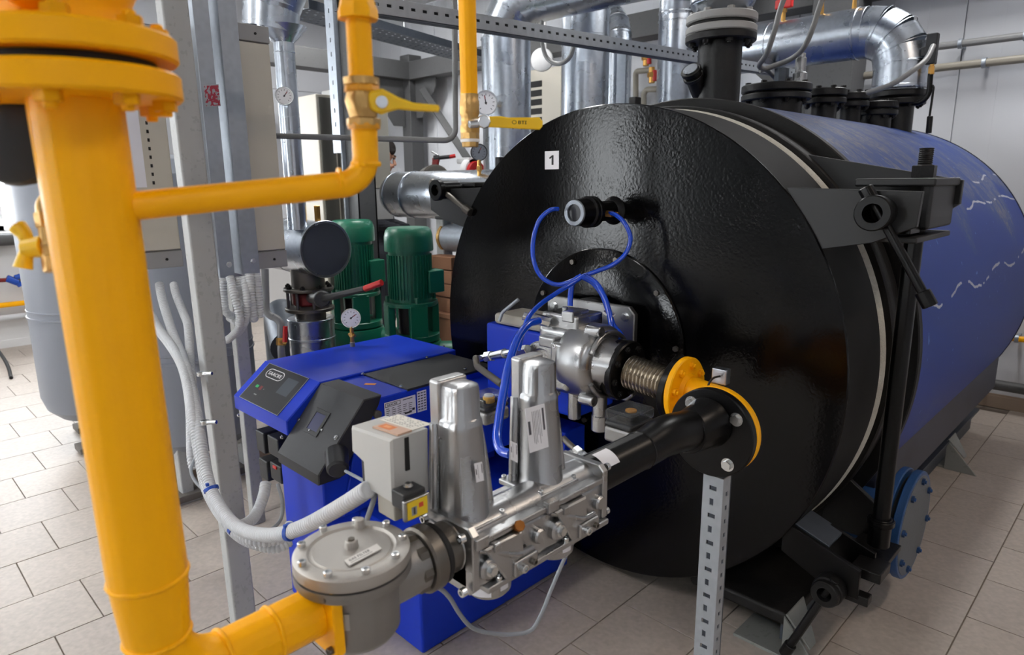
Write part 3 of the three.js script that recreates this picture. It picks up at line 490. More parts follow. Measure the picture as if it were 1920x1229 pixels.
{ // impulse pipe with a pressure switch, in front of the duct's elbow
  const t = thing('pressure_switch', 'small black pressure switch on a bent black pipe with a brass nut', 'switch');
  const z = -4.42, p = (x, y) => at(x, y, 'z', z);
  const top = p(1747, 92);
  part(t, 'switch_body', [bx(top, [0.055, 0.16, 0.05], { r: 0.006 }), bx(p(1737, 97), [0.05, 0.05, 0.04], { r: 0.006 })], M.blackPlastic);
  part(t, 'brass_nut', [cyl(p(1747, 124), p(1746, 140), 0.016, 0.016, 6), cyl(p(1749, 108), p(1747, 126), 0.011)], M.brass);
  part(t, 'pipe', pipe([p(1745, 138), p(1741, 185), p(1722, 193), p(1690, 195)], 0.014, 0.06, 12), M.blackPipe);
  part(t, 'thin_pipe', [pipe([p(1744, 158), p(1751, 162), p(1743, 218)], 0.006, 0.02, 8), cyl(p(1744, 218), p(1741, 250), 0.015)], M.blackSatin);
}
// ---------- gas train ----------
// loft of rounded sections: [y, half x, half z, squareness, offset x, offset z]
function loft(c, secs, seg = 40) {
  const pos = [], uv = [], idx = [];
  secs.forEach(([y, hx, hz, n, ox = 0, oz = 0], j) => { for (let i = 0; i <= seg; i++) { const a = i / seg * Math.PI * 2, ca = Math.cos(a), sa = Math.sin(a), e = 2 / n; pos.push(c.x + ox + Math.sign(ca) * Math.pow(Math.abs(ca), e) * hx, y, c.z + oz + Math.sign(sa) * Math.pow(Math.abs(sa), e) * hz); uv.push(i / seg, j); } });
  for (let j = 0; j < secs.length - 1; j++) for (let i = 0; i < seg; i++) { const a = j * (seg + 1) + i, b = a + seg + 1; idx.push(a, b, a + 1, a + 1, b, b + 1); }
  const g = new THREE.BufferGeometry(); g.setAttribute('position', new THREE.Float32BufferAttribute(pos, 3)); g.setAttribute('uv', new THREE.Float32BufferAttribute(uv, 2)); g.setIndex(idx); 
  return boxUV(toCreasedNormals(g.toNonIndexed(), 0.75));
}
const XT = -0.82, YT = 0.987, ZR = -0.2045;
{ // the riser in front: a wide pipe, its flange, reducer, elbow and run to the filter
  const t = thing('gas_riser', 'thick yellow gas pipe standing close in front, with an elbow at its foot', 'pipe');
  const yF = 1.687, r = 0.0435, zE = -0.418;
  part(t, 'pipe', cyl(v(XT, 1.14, ZR), v(XT, yF, ZR), r, r, 48, 0.02), M.yellow);
  part(t, 'reducer', lat(v(XT, 1.06, ZR), dirY, [[0.0365, 0], [0.038, 0.01], [0.0425, 0.07], [r, 0.082]], 44), M.yellow);
  const bend = []; for (let i = 0; i <= 12; i++) { const a = i / 12 * Math.PI / 2; bend.push(v(XT, 1.06 - Math.sin(a) * 0.073, ZR - 0.073 + Math.cos(a) * 0.073)); }
  part(t, 'elbow', sweep(bend, 0.037, 36), M.yellow);
  part(t, 'branch_pipe', cyl(v(XT, YT, ZR - 0.07), v(XT, YT, zE + 0.008), 0.036, 0.036, 36, 0.02), M.yellow);
  const weld = (p, d, rr) => { const pts = []; const q = qTo(d); for (let i = 0; i <= 40; i++) { const a = i / 40 * Math.PI * 2; pts.push(v(Math.cos(a) * rr, (rnd() - 0.5) * 0.0012, Math.sin(a) * rr).applyQuaternion(q).add(p)); } return sweep(pts, () => 0.0032 + rnd() * 0.0006, 8, false); };
  part(t, 'weld_seam', weld(v(XT, 1.142, ZR), dirY, r - 0.001), M.yellow); part(t, 'weld_seam', weld(v(XT, 1.061, ZR), dirY, 0.0365), M.yellow);
  part(t, 'weld_seam', weld(v(XT, YT, ZR - 0.073), dirZ, 0.0365), M.yellow); part(t, 'weld_seam', weld(v(XT, YT, -0.345), dirZ, 0.0358), M.yellow);
  const fl = part(t, 'flange', lat(v(XT, yF - 0.002, ZR), dirY, [[r * 0.9, 0], [0.098, 0], [0.101, 0.003], [0.101, 0.024], [0.098, 0.027], [r * 0.9, 0.027]], 64), M.yellow);
  bolts(fl, v(XT, yF - 0.002, ZR), v(0, -1, 0), 0.083, 8, 0.0125, M.yellow, { off: 0.3 });
  part(t, 'square_flange', plate(v(XT, YT, zE - 0.008), dirX, dirY, [[-0.048, -0.056], [0.048, -0.056], [0.054, -0.048], [0.054, 0.048], [0.048, 0.056], [-0.048, 0.056], [-0.054, 0.048], [-0.054, -0.048]], 0.016, 0.002), M.yellow);
  for (const [a, b] of [[-1, 1], [1, 1], [1, -1], [-1, -1]]) bolt(t, v(XT + a * 0.042, YT + b * 0.042, zE + 0.008), dirZ, 0.006, M.steelDark, 'bolt', true);
}
{ // valve body above the flange
  const t = thing('gas_valve', 'big yellow flanged gas valve body with a black capped boss at the picture top', 'valve');
  const y0 = 1.7225;
  part(t, 'gasket', ring(v(XT, 1.7125, ZR), v(XT, 1.722, ZR), 0.045, 0.08, 40), M.rubber);
  const fl = part(t, 'flange', lat(v(XT, y0, ZR), dirY, [[0.04, 0], [0.098, 0], [0.101, 0.003], [0.101, 0.023], [0.098, 0.026], [0.04, 0.026]], 64), M.yellow);
  bolts(fl, v(XT, y0 + 0.026, ZR), dirY, 0.083, 8, 0.0125, M.yellow, { off: 0.3 });
  part(t, 'body', [lat(v(XT, y0 + 0.02, ZR), dirY, [[0.062, 0], [0.058, 0.02], [0.06, 0.03], [0.07, 0.05], [0.078, 0.09], [0.078, 0.16], [0.06, 0.2], [0, 0.2]], 48)], M.yellow);
  const n = v(0.72, 0.1, 0.55).normalize(), b0 = v(XT, 1.782, ZR).addScaledVector(n, 0.05);
  const bs = part(t, 'boss', cyl(b0, b0.clone().addScaledVector(n, 0.04), 0.03, 0.027), M.yellow);
  part(bs, 'cap', ring(b0.clone().addScaledVector(n, 0.036), b0.clone().addScaledVector(n, 0.052), 0.011, 0.0245), M.rubber);
  part(bs, 'cap_pin', cyl(b0.clone().addScaledVector(n, 0.03), b0.clone().addScaledVector(n, 0.05), 0.012), M.galvMatt);
}
{ // small gauge beside the riser, seen from behind
  const t = thing('pressure_gauge', 'round black gauge beside the thick yellow pipe, cut by the left picture edge', 'gauge');
  const c = dp(14, 262, 0.72), n = v(-0.75, 0.1, -0.65).normalize();
  part(t, 'gauge_case', lat(c, n, [[0, -0.012], [0.03, -0.012], [0.045, -0.006], [0.0495, 0.002], [0.0495, 0.022], [0.046, 0.026], [0, 0.026]], 48), M.blackPlastic);
  part(t, 'gauge_stem', cyl(c.clone().add(v(0.0, -0.01, 0.0)), v(XT - 0.045, 1.57, ZR - 0.02), 0.008), M.brass);
  const g = dp(66, 301, 0.73); part(t, 'green_screw', cyl(g, g.clone().addScaledVector(n, -0.003), 0.0025), M.green2);
}
{ // test cock on the riser's left
  const t = thing('gas_tap', 'small brass tap with a yellow wing handle on the left of the thick yellow pipe', 'tap');
  const w = 0.775, P = (x, y) => dp(x, y, w);
  part(t, 'tap_body', [cyl(P(110, 458), P(84, 462), 0.009), cyl(P(86, 420), P(98, 505), 0.0085), cyl(P(82, 398), P(88, 428), 0.0105, 0.0105, 6), cyl(P(96, 480), P(101, 510), 0.0105, 0.0105, 6), pipe([P(82, 400), P(80, 372), P(110, 368)], 0.008, 0.012, 10)], M.brassOld);
  const h = part(t, 'wing_handle', [cyl(P(84, 462), P(46, 466), 0.0125, 0.011, 18), sweep([P(34, 426), P(46, 440), P(50, 466), P(46, 488), P(43, 503)], (s, f) => 0.006 + 0.004 * Math.abs(f - 0.5) * 2, 12, true, 0.004)], M.handleYellow);
}
{ // gas filter
  const t = thing('gas_filter', 'round grey gas filter pot with bolted lid and small labels', 'filter');
  const z = -0.478, c = v(XT, 0, z), yl = 1.064;
  part(t, 'filter_pot', [lat(v(XT, 0.92, z), dirY, [[0, 0], [0.05, 0], [0.06, 0.004], [0.0665, 0.014], [0.068, 0.095], [0.074, 0.1], [0.086, 0.104], [0.088, 0.108], [0.088, 0.12], [0, 0.12]], 56), box2(XT - 0.045, XT + 0.045, YT - 0.045, YT + 0.045, z, -0.425, { r: 0.008 }), cyl(v(XT, YT, z), v(XT, YT, -0.60), 0.047, 0.047, 32)], M.aluRough);
  const lid = part(t, 'lid', [lat(v(XT, yl - 0.022, z), dirY, [[0, 0], [0.086, 0], [0.0875, 0.003], [0.0865, 0.018], [0.083, 0.0205], [0.066, 0.0215], [0.062, 0.0185], [0.06, 0.0185], [0.058, 0.0205], [0, 0.022]], 64), cyl(v(XT, yl - 0.002, z), v(XT, yl + 0.012, z), 0.0105, 0.009), ...[0.9].map((a) => cyl(v(XT - 0.045, yl - 0.002, z - 0.043), v(XT - 0.045, yl + 0.013, z - 0.043), 0.0085, 0.0075))], M.aluLid);
  part(lid, 'plug', cyl(v(XT, yl + 0.011, z), v(XT, yl + 0.0145, z), 0.0055, 0.0055, 6), M.steelDark);
  for (let i = 0; i < 9; i++) { const a = 0.3 + i / 9 * Math.PI * 2; bolt(t, v(XT + Math.cos(a) * 0.0765, yl - 0.001, z + Math.sin(a) * 0.0765), dirY, 0.0062, M.zinc, 'bolt', true); }
  part(t, 'rating_plate', (() => { const g = new THREE.CylinderGeometry(0.0695, 0.0695, 0.026, 16, 1, true, 0.15, 0.75); g.translate(XT, 0.985, z); return flat(g); })(), mat('#a7a6a3', 0.4, 0.6), 'embossed metal rating plate');
  const lu = v(0.035, 0, -0.035).normalize();
  const p0 = at(655, 1062, 'y', yl + 0.001), pu = at(716, 1030, 'y', yl + 0.001).sub(p0), pw = at(646, 1052, 'y', yl + 0.001).sub(p0);
  sheet(t, 'lid_label', p0, pu, pw, canvasTex(256, 64, (g, w, h) => { g.fillStyle = '#d8d6d2'; g.fillRect(0, 0, w, h); g.fillStyle = '#333'; g.font = 'bold 30px sans-serif'; g.fillText('GAS FILTER', 20, 34); g.fillRect(20, 46, 170, 4); }), 0.5, 0.0008, 'white printed label');
}
{ // union between filter and valves
  const t = thing('pipe_union', 'dark steel pipe union between the filter and the double valve', 'union');
  part(t, 'union_nut', [ring(v(XT, YT, -0.575), v(XT, YT, -0.597), 0.03, 0.05, 8), ring(v(XT, YT, -0.597), v(XT, YT, -0.625), 0.03, 0.056, 40)], M.steelDark);
  part(t, 'seal_ring', ring(v(XT, YT, -0.625), v(XT, YT, -0.636), 0.03, 0.053, 40), M.rubber);
  part(t, 'nipple', cyl(v(XT, YT, -0.63), v(XT, YT, -0.665), 0.042, 0.045, 30), M.steelDark);
}
{ // double solenoid valve
  const t = thing('double_valve', 'silver cast double gas valve block with two tall towers on top', 'valve');
  const z0 = -0.665, z1 = -1.035, xr = XT + 0.055, xl = XT - 0.055;
  const body = [box2(xl, xr, 0.915, 1.0, z1, z0, { r: 0.012, n: 2 }), box2(xl - 0.006, xr + 0.006, 1.0, 1.012, z1 + 0.01, z0 - 0.01, { r: 0.003 }), box2(xl - 0.012, xr + 0.012, 0.908, 0.92, z1, z0 - 0.03, { r: 0.003 }), cyl(v(XT, YT, z1 - 0.01), v(XT, YT, z0 + 0.004), 0.046, 0.046, 32)];
  for (const z of [z0 - 0.008, z1 + 0.008]) body.push(plate(v(XT, YT - 0.012, z - 0.008), dirX, dirY, [[-0.062, -0.05], [-0.05, -0.062], [0.05, -0.062], [0.062, -0.05], [0.062, 0.05], [0.05, 0.062], [-0.05, 0.062], [-0.062, 0.05]], 0.016, 0.002));
  for (const zc of [-0.755, -0.935]) {                      // ribs and bosses on the flank
    body.push(plateW([v(xr, 0.998, zc + 0.07), v(xr, 0.92, zc + 0.02), v(xr, 0.92, zc - 0.03), v(xr, 0.998, zc - 0.02)].reverse(), dirX, 0.016, 0.003));
    body.push(lat(v(xr - 0.02, 0.955, zc + 0.055), dirX, [[0, 0], [0.021, 0], [0.021, 0.03], [0.017, 0.034], [0, 0.034]], 22));
    body.push(box2(xr - 0.01, xr + 0.022, 0.918, 0.948, zc - 0.055, zc + 0.005, { r: 0.004 }));
    body.push(lat(v(XT, 0.912, zc), v(0, -1, 0), [[0, 0], [0.05, 0], [0.05, 0.012], [0.044, 0.018], [0.043, 0.042], [0.036, 0.05], [0, 0.052]], 40));
    body.push(box2(xr - 0.004, xr + 0.012, 0.998, 1.02, zc + 0.055, zc + 0.085, { r: 0.003 }));
    body.push(sweep([v(xr + 0.004, 0.996, zc + 0.075), v(xr + 0.012, 0.975, zc + 0.03), v(xr + 0.014, 0.956, zc - 0.01), v(xr + 0.01, 0.95, zc - 0.05)], 0.006, 10, true, 0.006));
    body.push(lat(v(xr - 0.01, 0.962, zc - 0.075), dirX, [[0, 0], [0.015, 0], [0.015, 0.018], [0.012, 0.022], [0, 0.022]], 20));
    body.push(box2(xr + 0.002, xr + 0.02, 0.985, 1.0, zc + 0.035, zc + 0.05, { r: 0.002 }));
  }
  part(t, 'valve_body', body, M.alu);
  for (const zc of [-0.755, -0.935]) {
    bolt(t, v(xr + 0.014, 0.955, zc + 0.055), dirX, 0.009, M.zinc, 'plug'); bolt(t, v(xr + 0.022, 0.933, zc - 0.012), dirX, 0.008, M.zinc, 'bolt', true); bolt(t, v(xr + 0.022, 0.933, zc - 0.04), dirX, 0.006, M.steelDark, 'bolt', true);
    bolt(t, v(xr + 0.004, 0.921, zc + 0.03), v(0.2, 1, 0), 0.007, M.zinc, 'bolt', true);
  }
  part(t, 'brass_plug', cyl(at(968, 990, 'x', xr - 0.004), at(975, 986, 'x', xr + 0.016), 0.010, 0.010, 8), mat('#9a5f22', 0.5, 0.5), 'rusty brass plug');
  for (const [a, b] of [[-1, 1], [1, 1], [1, -1], [-1, -1]]) { bolt(t, v(XT + a * 0.049, YT - 0.012 + b * 0.049, z0 + 0.008), dirZ, 0.008, M.zinc, 'bolt', true); bolt(t, v(XT + a * 0.049, YT - 0.012 + b * 0.049, z1 - 0.008), v(0, 0, -1), 0.008, M.zinc, 'bolt', true); }
  const lb = (zc, a, b, hgt, y) => { const g = new THREE.CylinderGeometry(0.0442, 0.0442, hgt, 12, 1, true, a, b); g.translate(XT, y, zc); return flat(g); };
  part(t, 'maker_sticker', lb(-0.755, 0.1, 0.85, 0.02, 0.882), M.paper, 'white sticker round the bottom cap'); part(t, 'maker_sticker', lb(-0.755, 1.35, 0.45, 0.013, 0.886), M.paper);
  part(t, 'maker_sticker', lb(-0.935, 1.2, 0.5, 0.013, 0.886), M.paper);
  // towers
  const tower = (zc, stickers) => {
    const c = v(XT - 0.022, 0, zc), yb = 1.02, yt = 1.266;
    const a = part(t, 'actuator', [box2(c.x - 0.058, c.x + 0.058, 1.008, 1.02, zc - 0.056, zc + 0.056, { r: 0.003 }),
      loft(c, [[yb - 0.004, 0.0, 0.0, 2.3, 0.004], [yb - 0.004, 0.047, 0.0445, 2.3, 0.004], [yb + 0.004, 0.046, 0.0435, 2.3, 0.004], [yb + 0.012, 0.0435, 0.041, 2.3, 0.004], [yb + 0.165, 0.0365, 0.035, 2.5, -0.001], [yb + 0.172, 0.037, 0.0355, 2.5, -0.001], [yb + 0.179, 0.0355, 0.034, 2.6, -0.001], [yb + 0.183, 0.0315, 0.030, 3.2, -0.001], [yt - 0.013, 0.0305, 0.029, 3.4, -0.001], [yt - 0.005, 0.0295, 0.0275, 3.2, -0.001], [yt - 0.002, 0.023, 0.021, 3, -0.001], [yt - 0.002, 0, 0, 3, -0.001]]),
      box2(c.x - 0.045, c.x - 0.016, yb, yt + 0.003, zc - 0.033, zc + 0.033, { r: 0.006, n: 2 }),
      sweep([v(c.x - 0.03, yb, zc + 0.042), v(c.x - 0.03, yb + 0.12, zc + 0.036), v(c.x - 0.034, yb + 0.17, zc + 0.03)], 0.010, 12, true, 0.02), sweep([v(c.x + 0.02, yb + 0.005, zc - 0.046), v(c.x + 0.012, yb + 0.1, zc - 0.04), v(c.x + 0.004, yb + 0.17, zc - 0.033)], 0.009, 12, true, 0.02)], M.alu, 'tapered aluminium tower');
    for (const [p, q] of [[-1, 1], [1, 1], [1, -1], [-1, -1]]) bolt(a, v(c.x + p * 0.05, 1.02, zc + q * 0.048), dirY, 0.0052, M.zinc, 'bolt', true);
    return c;
  };
  const c1 = tower(-0.718), c2 = tower(-0.918);
  const lines = (n, w, h, title) => canvasTex(w, h, (g) => { g.fillStyle = '#e6e6ea'; g.fillRect(0, 0, w, h); g.fillStyle = '#4a4a52'; g.fillRect(w * 0.06, h * 0.30, w * 0.12, h * 0.3); for (let i = 0; i < n; i++) g.fillRect(w * 0.3 + i * w * 0.08, h * 0.1, w * 0.022, h * (0.55 + 0.3 * hash(i, 3, 5))); g.fillRect(w * 0.82, h * 0.08, w * 0.1, h * 0.5); });
  const st = (a, b, c, d, zp, xp, n) => { const p = [a, b, c, d]; const o = at(a[0], a[1], 'x', xp), u = at(b[0], b[1], 'x', xp).sub(o), w = at(d[0], d[1], 'x', xp).sub(o); sheet(t, 'rating_label', o, u, w, lines(n, 160, 256), 0.5, 0.001, 'white rating label'); };
  st([993, 850], [1028, 838], 0, [984, 767], 0, c2.x + 0.044, 6); st([957, 862], [970, 868], 0, [956, 826], 0, c2.x + 0.046, 2); st([893, 905], [907, 901], 0, [889, 870], 0, c1.x + 0.047, 2);
}
{ // control box on the valve's left
  const t = thing('pressure_control_box', 'pale grey box with sloping top, orange window and slot, left of the silver towers', 'control box');
  const x0 = -0.885, c = at(737, 948, 'x', x0), z = c.z, P = (x, y) => at(x, y, 'z', z), d = 0.08;
  const tl = P(657, 800), tr = P(733, 826), br = P(737, 948), bl = P(683, 915), m1 = P(680, 868), m2 = P(659, 848);
  part(t, 'box_body', plateW([tl, m2, m1, bl, br, tr], v(0, 0, -1), d, 0.004), M.boxBeige);
  const xr = tr.x;
  part(t, 'slot', box2(xr - 0.004, xr + 0.001, (tr.y + br.y) / 2 - 0.005, tr.y - 0.004, z - 0.036, z - 0.027, { r: 0.001 }), M.rubber, 'dark slot');
  const ty = (k) => tl.clone().lerp(tr, k);
  const nrm = tr.clone().sub(tl).cross(v(0, 0, -1)).normalize(); if (nrm.y < 0) nrm.negate();
  const win = [ty(0.35), ty(0.95)]; const o = win[0].clone().add(v(0, 0, -0.018)).addScaledVector(nrm, 0.0005), u = win[1].clone().sub(win[0]);
  sheet(t, 'orange_window', o, u, v(0, 0, -0.03), canvasTex(128, 64, (g, w, h) => { g.fillStyle = '#c9a58e'; g.fillRect(0, 0, w, h); g.fillStyle = '#e07a2a'; g.fillRect(12, 14, 62, 38); g.fillStyle = '#f0a060'; g.fillRect(26, 22, 30, 18); }), 0.3, 0.003, 'orange indicator window');
  sheet(t, 'printed_label', ty(0.12).add(v(0, 0, -0.052)).addScaledVector(nrm, 0.0005), ty(0.92).sub(ty(0.12)), v(0, 0, -0.042), canvasTex(256, 128, (g, w, h) => { g.fillStyle = '#d9d5cb'; g.fillRect(0, 0, w, h); g.fillStyle = '#55524c'; for (let j = 0; j < 6; j++) for (let i = 0; i < 12; i++) if (hash(i, j, 3) > 0.3) g.fillRect(12 + i * 19, 12 + j * 18, 13, 5); }), 0.5, 0.0008);
  part(t, 'box_foot', [box2(br.x - 0.055, br.x - 0.004, br.y - 0.035, br.y + 0.004, z - d + 0.01, z - 0.005, { r: 0.003 })], M.boxBeigeDark);
  part(t, 'terminal_cover', [box2(bl.x - 0.012, bl.x + 0.02, bl.y, m1.y + 0.03, z - 0.06, z - 0.004, { r: 0.003 })], M.blackPlastic);
}
{ // plug on the valve
  const t = thing('valve_plug', 'black cable plug with a yellow warning sticker on the silver valve block', 'plug');
  const p = at(775, 948, 'x', -0.835);
  part(t, 'plug_body', bx(add(p, -0.012, 0.012, 0), [0.036, 0.03, 0.045], { r: 0.003 }), M.blackPlastic);
  part(t, 'plug_frame', bx(add(p, 0.008, 0.0, 0), [0.008, 0.036, 0.052], { r: 0.002 }), M.alu);
  bolt(t, add(p, -0.012, 0.03, 0.0), dirY, 0.006, M.zinc);
  sheet(t, 'warning_sticker', add(p, 0.0122, -0.015, 0.021), v(0, 0, -0.04), v(0, 0.03, 0), canvasTex(96, 80, (g, w, h) => { g.fillStyle = '#e2c022'; g.fillRect(0, 0, w, h); g.fillStyle = '#8c8f94'; g.fillRect(18, 26, 26, 40); g.fillStyle = '#222'; g.fillRect(28, 30, 8, 32); g.fillStyle = '#d0432a'; g.fillRect(54, 18, 22, 22); }), 0.4);
}
{ // black pipe from the valves to the flange
  const t = thing('black_gas_pipe', 'thick black gas pipe with a round bolted flange, running from valve block to yellow elbow', 'pipe');
  part(t, 'pipe', [lat(v(XT, YT, -1.045), v(0, 0, -1), [[0, 0], [0.043, 0], [0.044, 0.004], [0.044, 0.19], [0.046, 0.194], [0.0445, 0.2], [0, 0.21]], 40), sweep([v(XT, YT - 0.004, -1.23), v(XT, YT + 0.001, -1.28), v(XT, YT + 0.006, -1.33), v(XT, YT + 0.002, -1.38), v(XT, YT - 0.008, -1.45), v(XT, YT - 0.014, -1.52)], (s, f) => 0.042 + 0.008 * Math.min(1, f * 2.2) , 40, true, 0.012), ring(v(XT, YT - 0.014, -1.445), v(XT, YT - 0.014, -1.453), 0.03, 0.0545, 40), lat(v(XT, YT - 0.016, -1.455), v(0, 0, -1), [[0, 0], [0.052, 0], [0.056, 0.01], [0.061, 0.07], [0.068, 0.098], [0, 0.1]], 40)], M.blackPipe);
  const fy = at(1330, 813, 'z', -1.56).y, fx = at(1330, 813, 'z', -1.56).x;
  const f = part(t, 'flange', lat(v(fx, fy, -1.585), dirZ, [[0, 0], [0.118, 0], [0.121, 0.003], [0.121, 0.021], [0.118, 0.024], [0.07, 0.026], [0, 0.026]], 64), M.blackPipe);
  for (let i = 0; i < 4; i++) { const a = Math.PI / 4 + i * Math.PI / 2 - 0.12; bolt(f, v(fx + Math.cos(a) * 0.092, fy + Math.sin(a) * 0.092, -1.561), dirZ, 0.0135, M.zinc); }
  const s0 = at(1084, 868, 'x', XT + 0.01), g = new THREE.CylinderGeometry(0.0448, 0.0448, 0.05, 14, 1, true, 2.15, 1.0); g.rotateX(Math.PI / 2); g.translate(XT, YT, -1.085);
  part(t, 'white_label', flat(g), M.paper, 'white maker label');
}
const FY = at(1330, 813, 'z', -1.56).y, FX = at(1330, 813, 'z', -1.56).x, ZBL = -1.72, bY = (x) => at(1160, 690, 'z', ZBL).y + (x - at(1160, 690, 'z', ZBL).x) * -0.1;
{ // yellow elbow with two flanges
  const t = thing('yellow_elbow', 'yellow flanged pipe elbow beside the black round flange', 'pipe elbow');
  const x1 = -0.985, y1 = bY(x1);
  part(t, 'flange', lat(v(FX, FY, -1.612), dirZ, [[0.04, 0], [0.118, 0], [0.12, 0.003], [0.12, 0.021], [0.118, 0.023], [0.04, 0.023]], 64), M.yellow);
  part(t, 'bend', sweep(run([v(FX, FY, -1.605), v(FX, bY(FX), ZBL), v(x1 + 0.0, y1, ZBL)], 0.062, 12), 0.0475, 36), M.yellow);
  const f2 = part(t, 'flange', lat(v(x1 - 0.012, y1, ZBL), dirX, [[0.04, 0], [0.099, 0], [0.102, 0.003], [0.102, 0.017], [0.099, 0.02], [0.056, 0.022], [0.05, 0.034], [0.04, 0.034]], 56), M.yellow);
  bolts(f2, v(x1 + 0.008, y1, ZBL), dirX, 0.078, 8, 0.0125, M.yellow, { off: 0.2 });
  const q = at(1352, 705, 'z', -1.74); part(t, 'terminal_tag', [bx(add(q, 0, 0, 0), [0.045, 0.045, 0.03], { r: 0.003 })], M.galv, 'small silver tag box');
  part(t, 'earth_wire', sweep([at(1350, 706, 'z', -1.72), at(1340, 708, 'z', -1.70), at(1330, 718, 'z', -1.66), at(1326, 730, 'z', -1.66)], 0.003, 8, true, 0.01), M.rubber);
}
{ // bellows
  const t = thing('steel_bellows', 'shiny ribbed steel bellows between two black flanges', 'bellows');
  const xa = -1.006, xb = -1.22, dx = v(xb - xa, bY(xb) - bY(xa), 0).normalize(), pa = v(xa, bY(xa), ZBL);
  const L = 0.165, o = pa.clone().addScaledVector(dx, 0.024), prof = [[0.03, 0]]; const n = 11;
  for (let i = 0; i < n; i++) for (let k = 0; k < 8; k++) prof.push([0.046 + 0.0085 * Math.sin((k / 8) * Math.PI * 2 - Math.PI / 2), 0.008 + (i + k / 8) * (L - 0.016) / n]);
  prof.push([0.03, L]);
  part(t, 'bellows', lat(o, dx, prof, 44, 1.6), M.stainless);
  const F = (d0, d1, r) => part(t, 'flange', ring(pa.clone().addScaledVector(dx, d0), pa.clone().addScaledVector(dx, d1), 0.03, r, 56), M.blackPipe);
  const f1 = F(-0.006, 0.018, 0.098), f2 = F(0.185, 0.21, 0.097), f3 = F(0.214, 0.235, 0.094);
  bolts(f2, pa.clone().addScaledVector(dx, 0.186), dx.clone().negate(), 0.077, 8, 0.011, M.blackSatin, { off: 0.5 });
  const nb = pa.clone().addScaledVector(dx, 0.186); bolt(f2, nb.clone().add(v(0, 0.064, -0.045)), dx.clone().negate(), 0.011, M.zinc, 'zinc_nut');
}
{ // perforated support under the flange
  const t = thing('slotted_post', 'pale grey slotted steel angle standing under the black flange', 'post');
  const top = at(1339, 893, 'z', -1.585), H = top.y, hw = 0.03, holes = [];
  for (let y = H - 0.035, k = 0; y > 0.02; y -= 0.041, k++) holes.push(k % 2 ? [-0.002, y, 0.0055, 0.0095] : [0.0, y, 0.0105, 0.0062]);
  part(t, 'front_leg', plate(v(top.x, 0, -1.585), dirX, dirY, [[-hw, 0], [hw, 0], [hw, H], [-hw, H]], 0.0035, 0.0006, holes), M.strut);
  part(t, 'back_leg', box2(top.x - hw, top.x + hw - 0.001, 0, H - 0.002, -1.63, -1.6265, { r: 0.001 }), M.galvDark);
  const h2 = []; for (let y = H - 0.05; y > 0.02; y -= 0.041) h2.push([-0.022, y, 0.0055, 0.007]);
  part(t, 'side_leg', plate(v(top.x + hw - 0.003, 0, -1.5825), dirZ, dirY, [[-0.04, 0], [0, 0], [0, H], [-0.04, H]], 0.0035, 0.0006, h2).translate(0.003, 0, 0), M.strut);
  for (const y of [0.16, 0.07]) { part(t, 'bolt', cyl(v(top.x - hw + 0.002, y, -1.6), v(top.x - hw - 0.022, y + 0.004, -1.59), 0.004), M.zinc); part(t, 'bolt', cyl(v(top.x + hw, y - 0.02, -1.6), v(top.x + hw + 0.012, y - 0.02, -1.6), 0.007, 0.007, 6), M.zinc); }
}
{ // pressure switches with clear covers
  const mk = (c, s, label, dial) => {
    const t = thing('gas_pressure_switch', label, 'switch');
    part(t, 'base', [box2(c.x - s, c.x + s, c.y - s * 1.15, c.y - s * 0.2, c.z - s * 1.2, c.z + s * 1.2, { r: 0.008, n: 2 }), cyl(v(c.x + s * 0.9, c.y - s * 0.6, c.z + 0.02), v(c.x + s + 0.003, c.y - s * 0.6, c.z + 0.02), s * 0.18)], M.aluRough);
    part(t, 'seal', box2(c.x - s * 0.98, c.x + s * 0.98, c.y - s * 0.2, c.y + s * 0.15, c.z - s * 1.18, c.z + s * 1.18, { r: 0.007, n: 2 }), M.blackPlastic);
    part(t, 'inner_parts', [box2(c.x - s * 0.5, c.x + s * 0.2, c.y + s * 0.15, c.y + s * 0.4, c.z - s * 0.7, c.z + s * 0.6)], M.rubber);
    part(t, 'dial', [cyl(v(c.x + s * 0.1, c.y + s * 0.15, c.z), v(c.x + s * 0.1, c.y + s * 0.62, c.z), s * 0.42, s * 0.42, 24)], dial[0]);
    part(t, 'dial_cap', cyl(v(c.x + s * 0.1, c.y + s * 0.62, c.z), v(c.x + s * 0.1, c.y + s * 0.74, c.z), s * 0.34, s * 0.34, 24), dial[1]);
    part(t, 'clear_cover', box2(c.x - s, c.x + s, c.y + s * 0.15, c.y + s * 0.85, c.z - s * 1.2, c.z + s * 1.2, { r: 0.008, n: 2 }), M.plasticClear);
    return t;
  };
  mk(dp(1180, 790, 1.72), 0.043, 'grey pressure switch with clear lid and orange dial below the bellows', [M.rubber, mat('#c98a2a', 0.5)]);
  mk(dp(915, 758, 1.62), 0.034, 'clear capped switch with yellow dial between the two silver towers', [mat('#e0a51c', 0.5), M.white]);
}
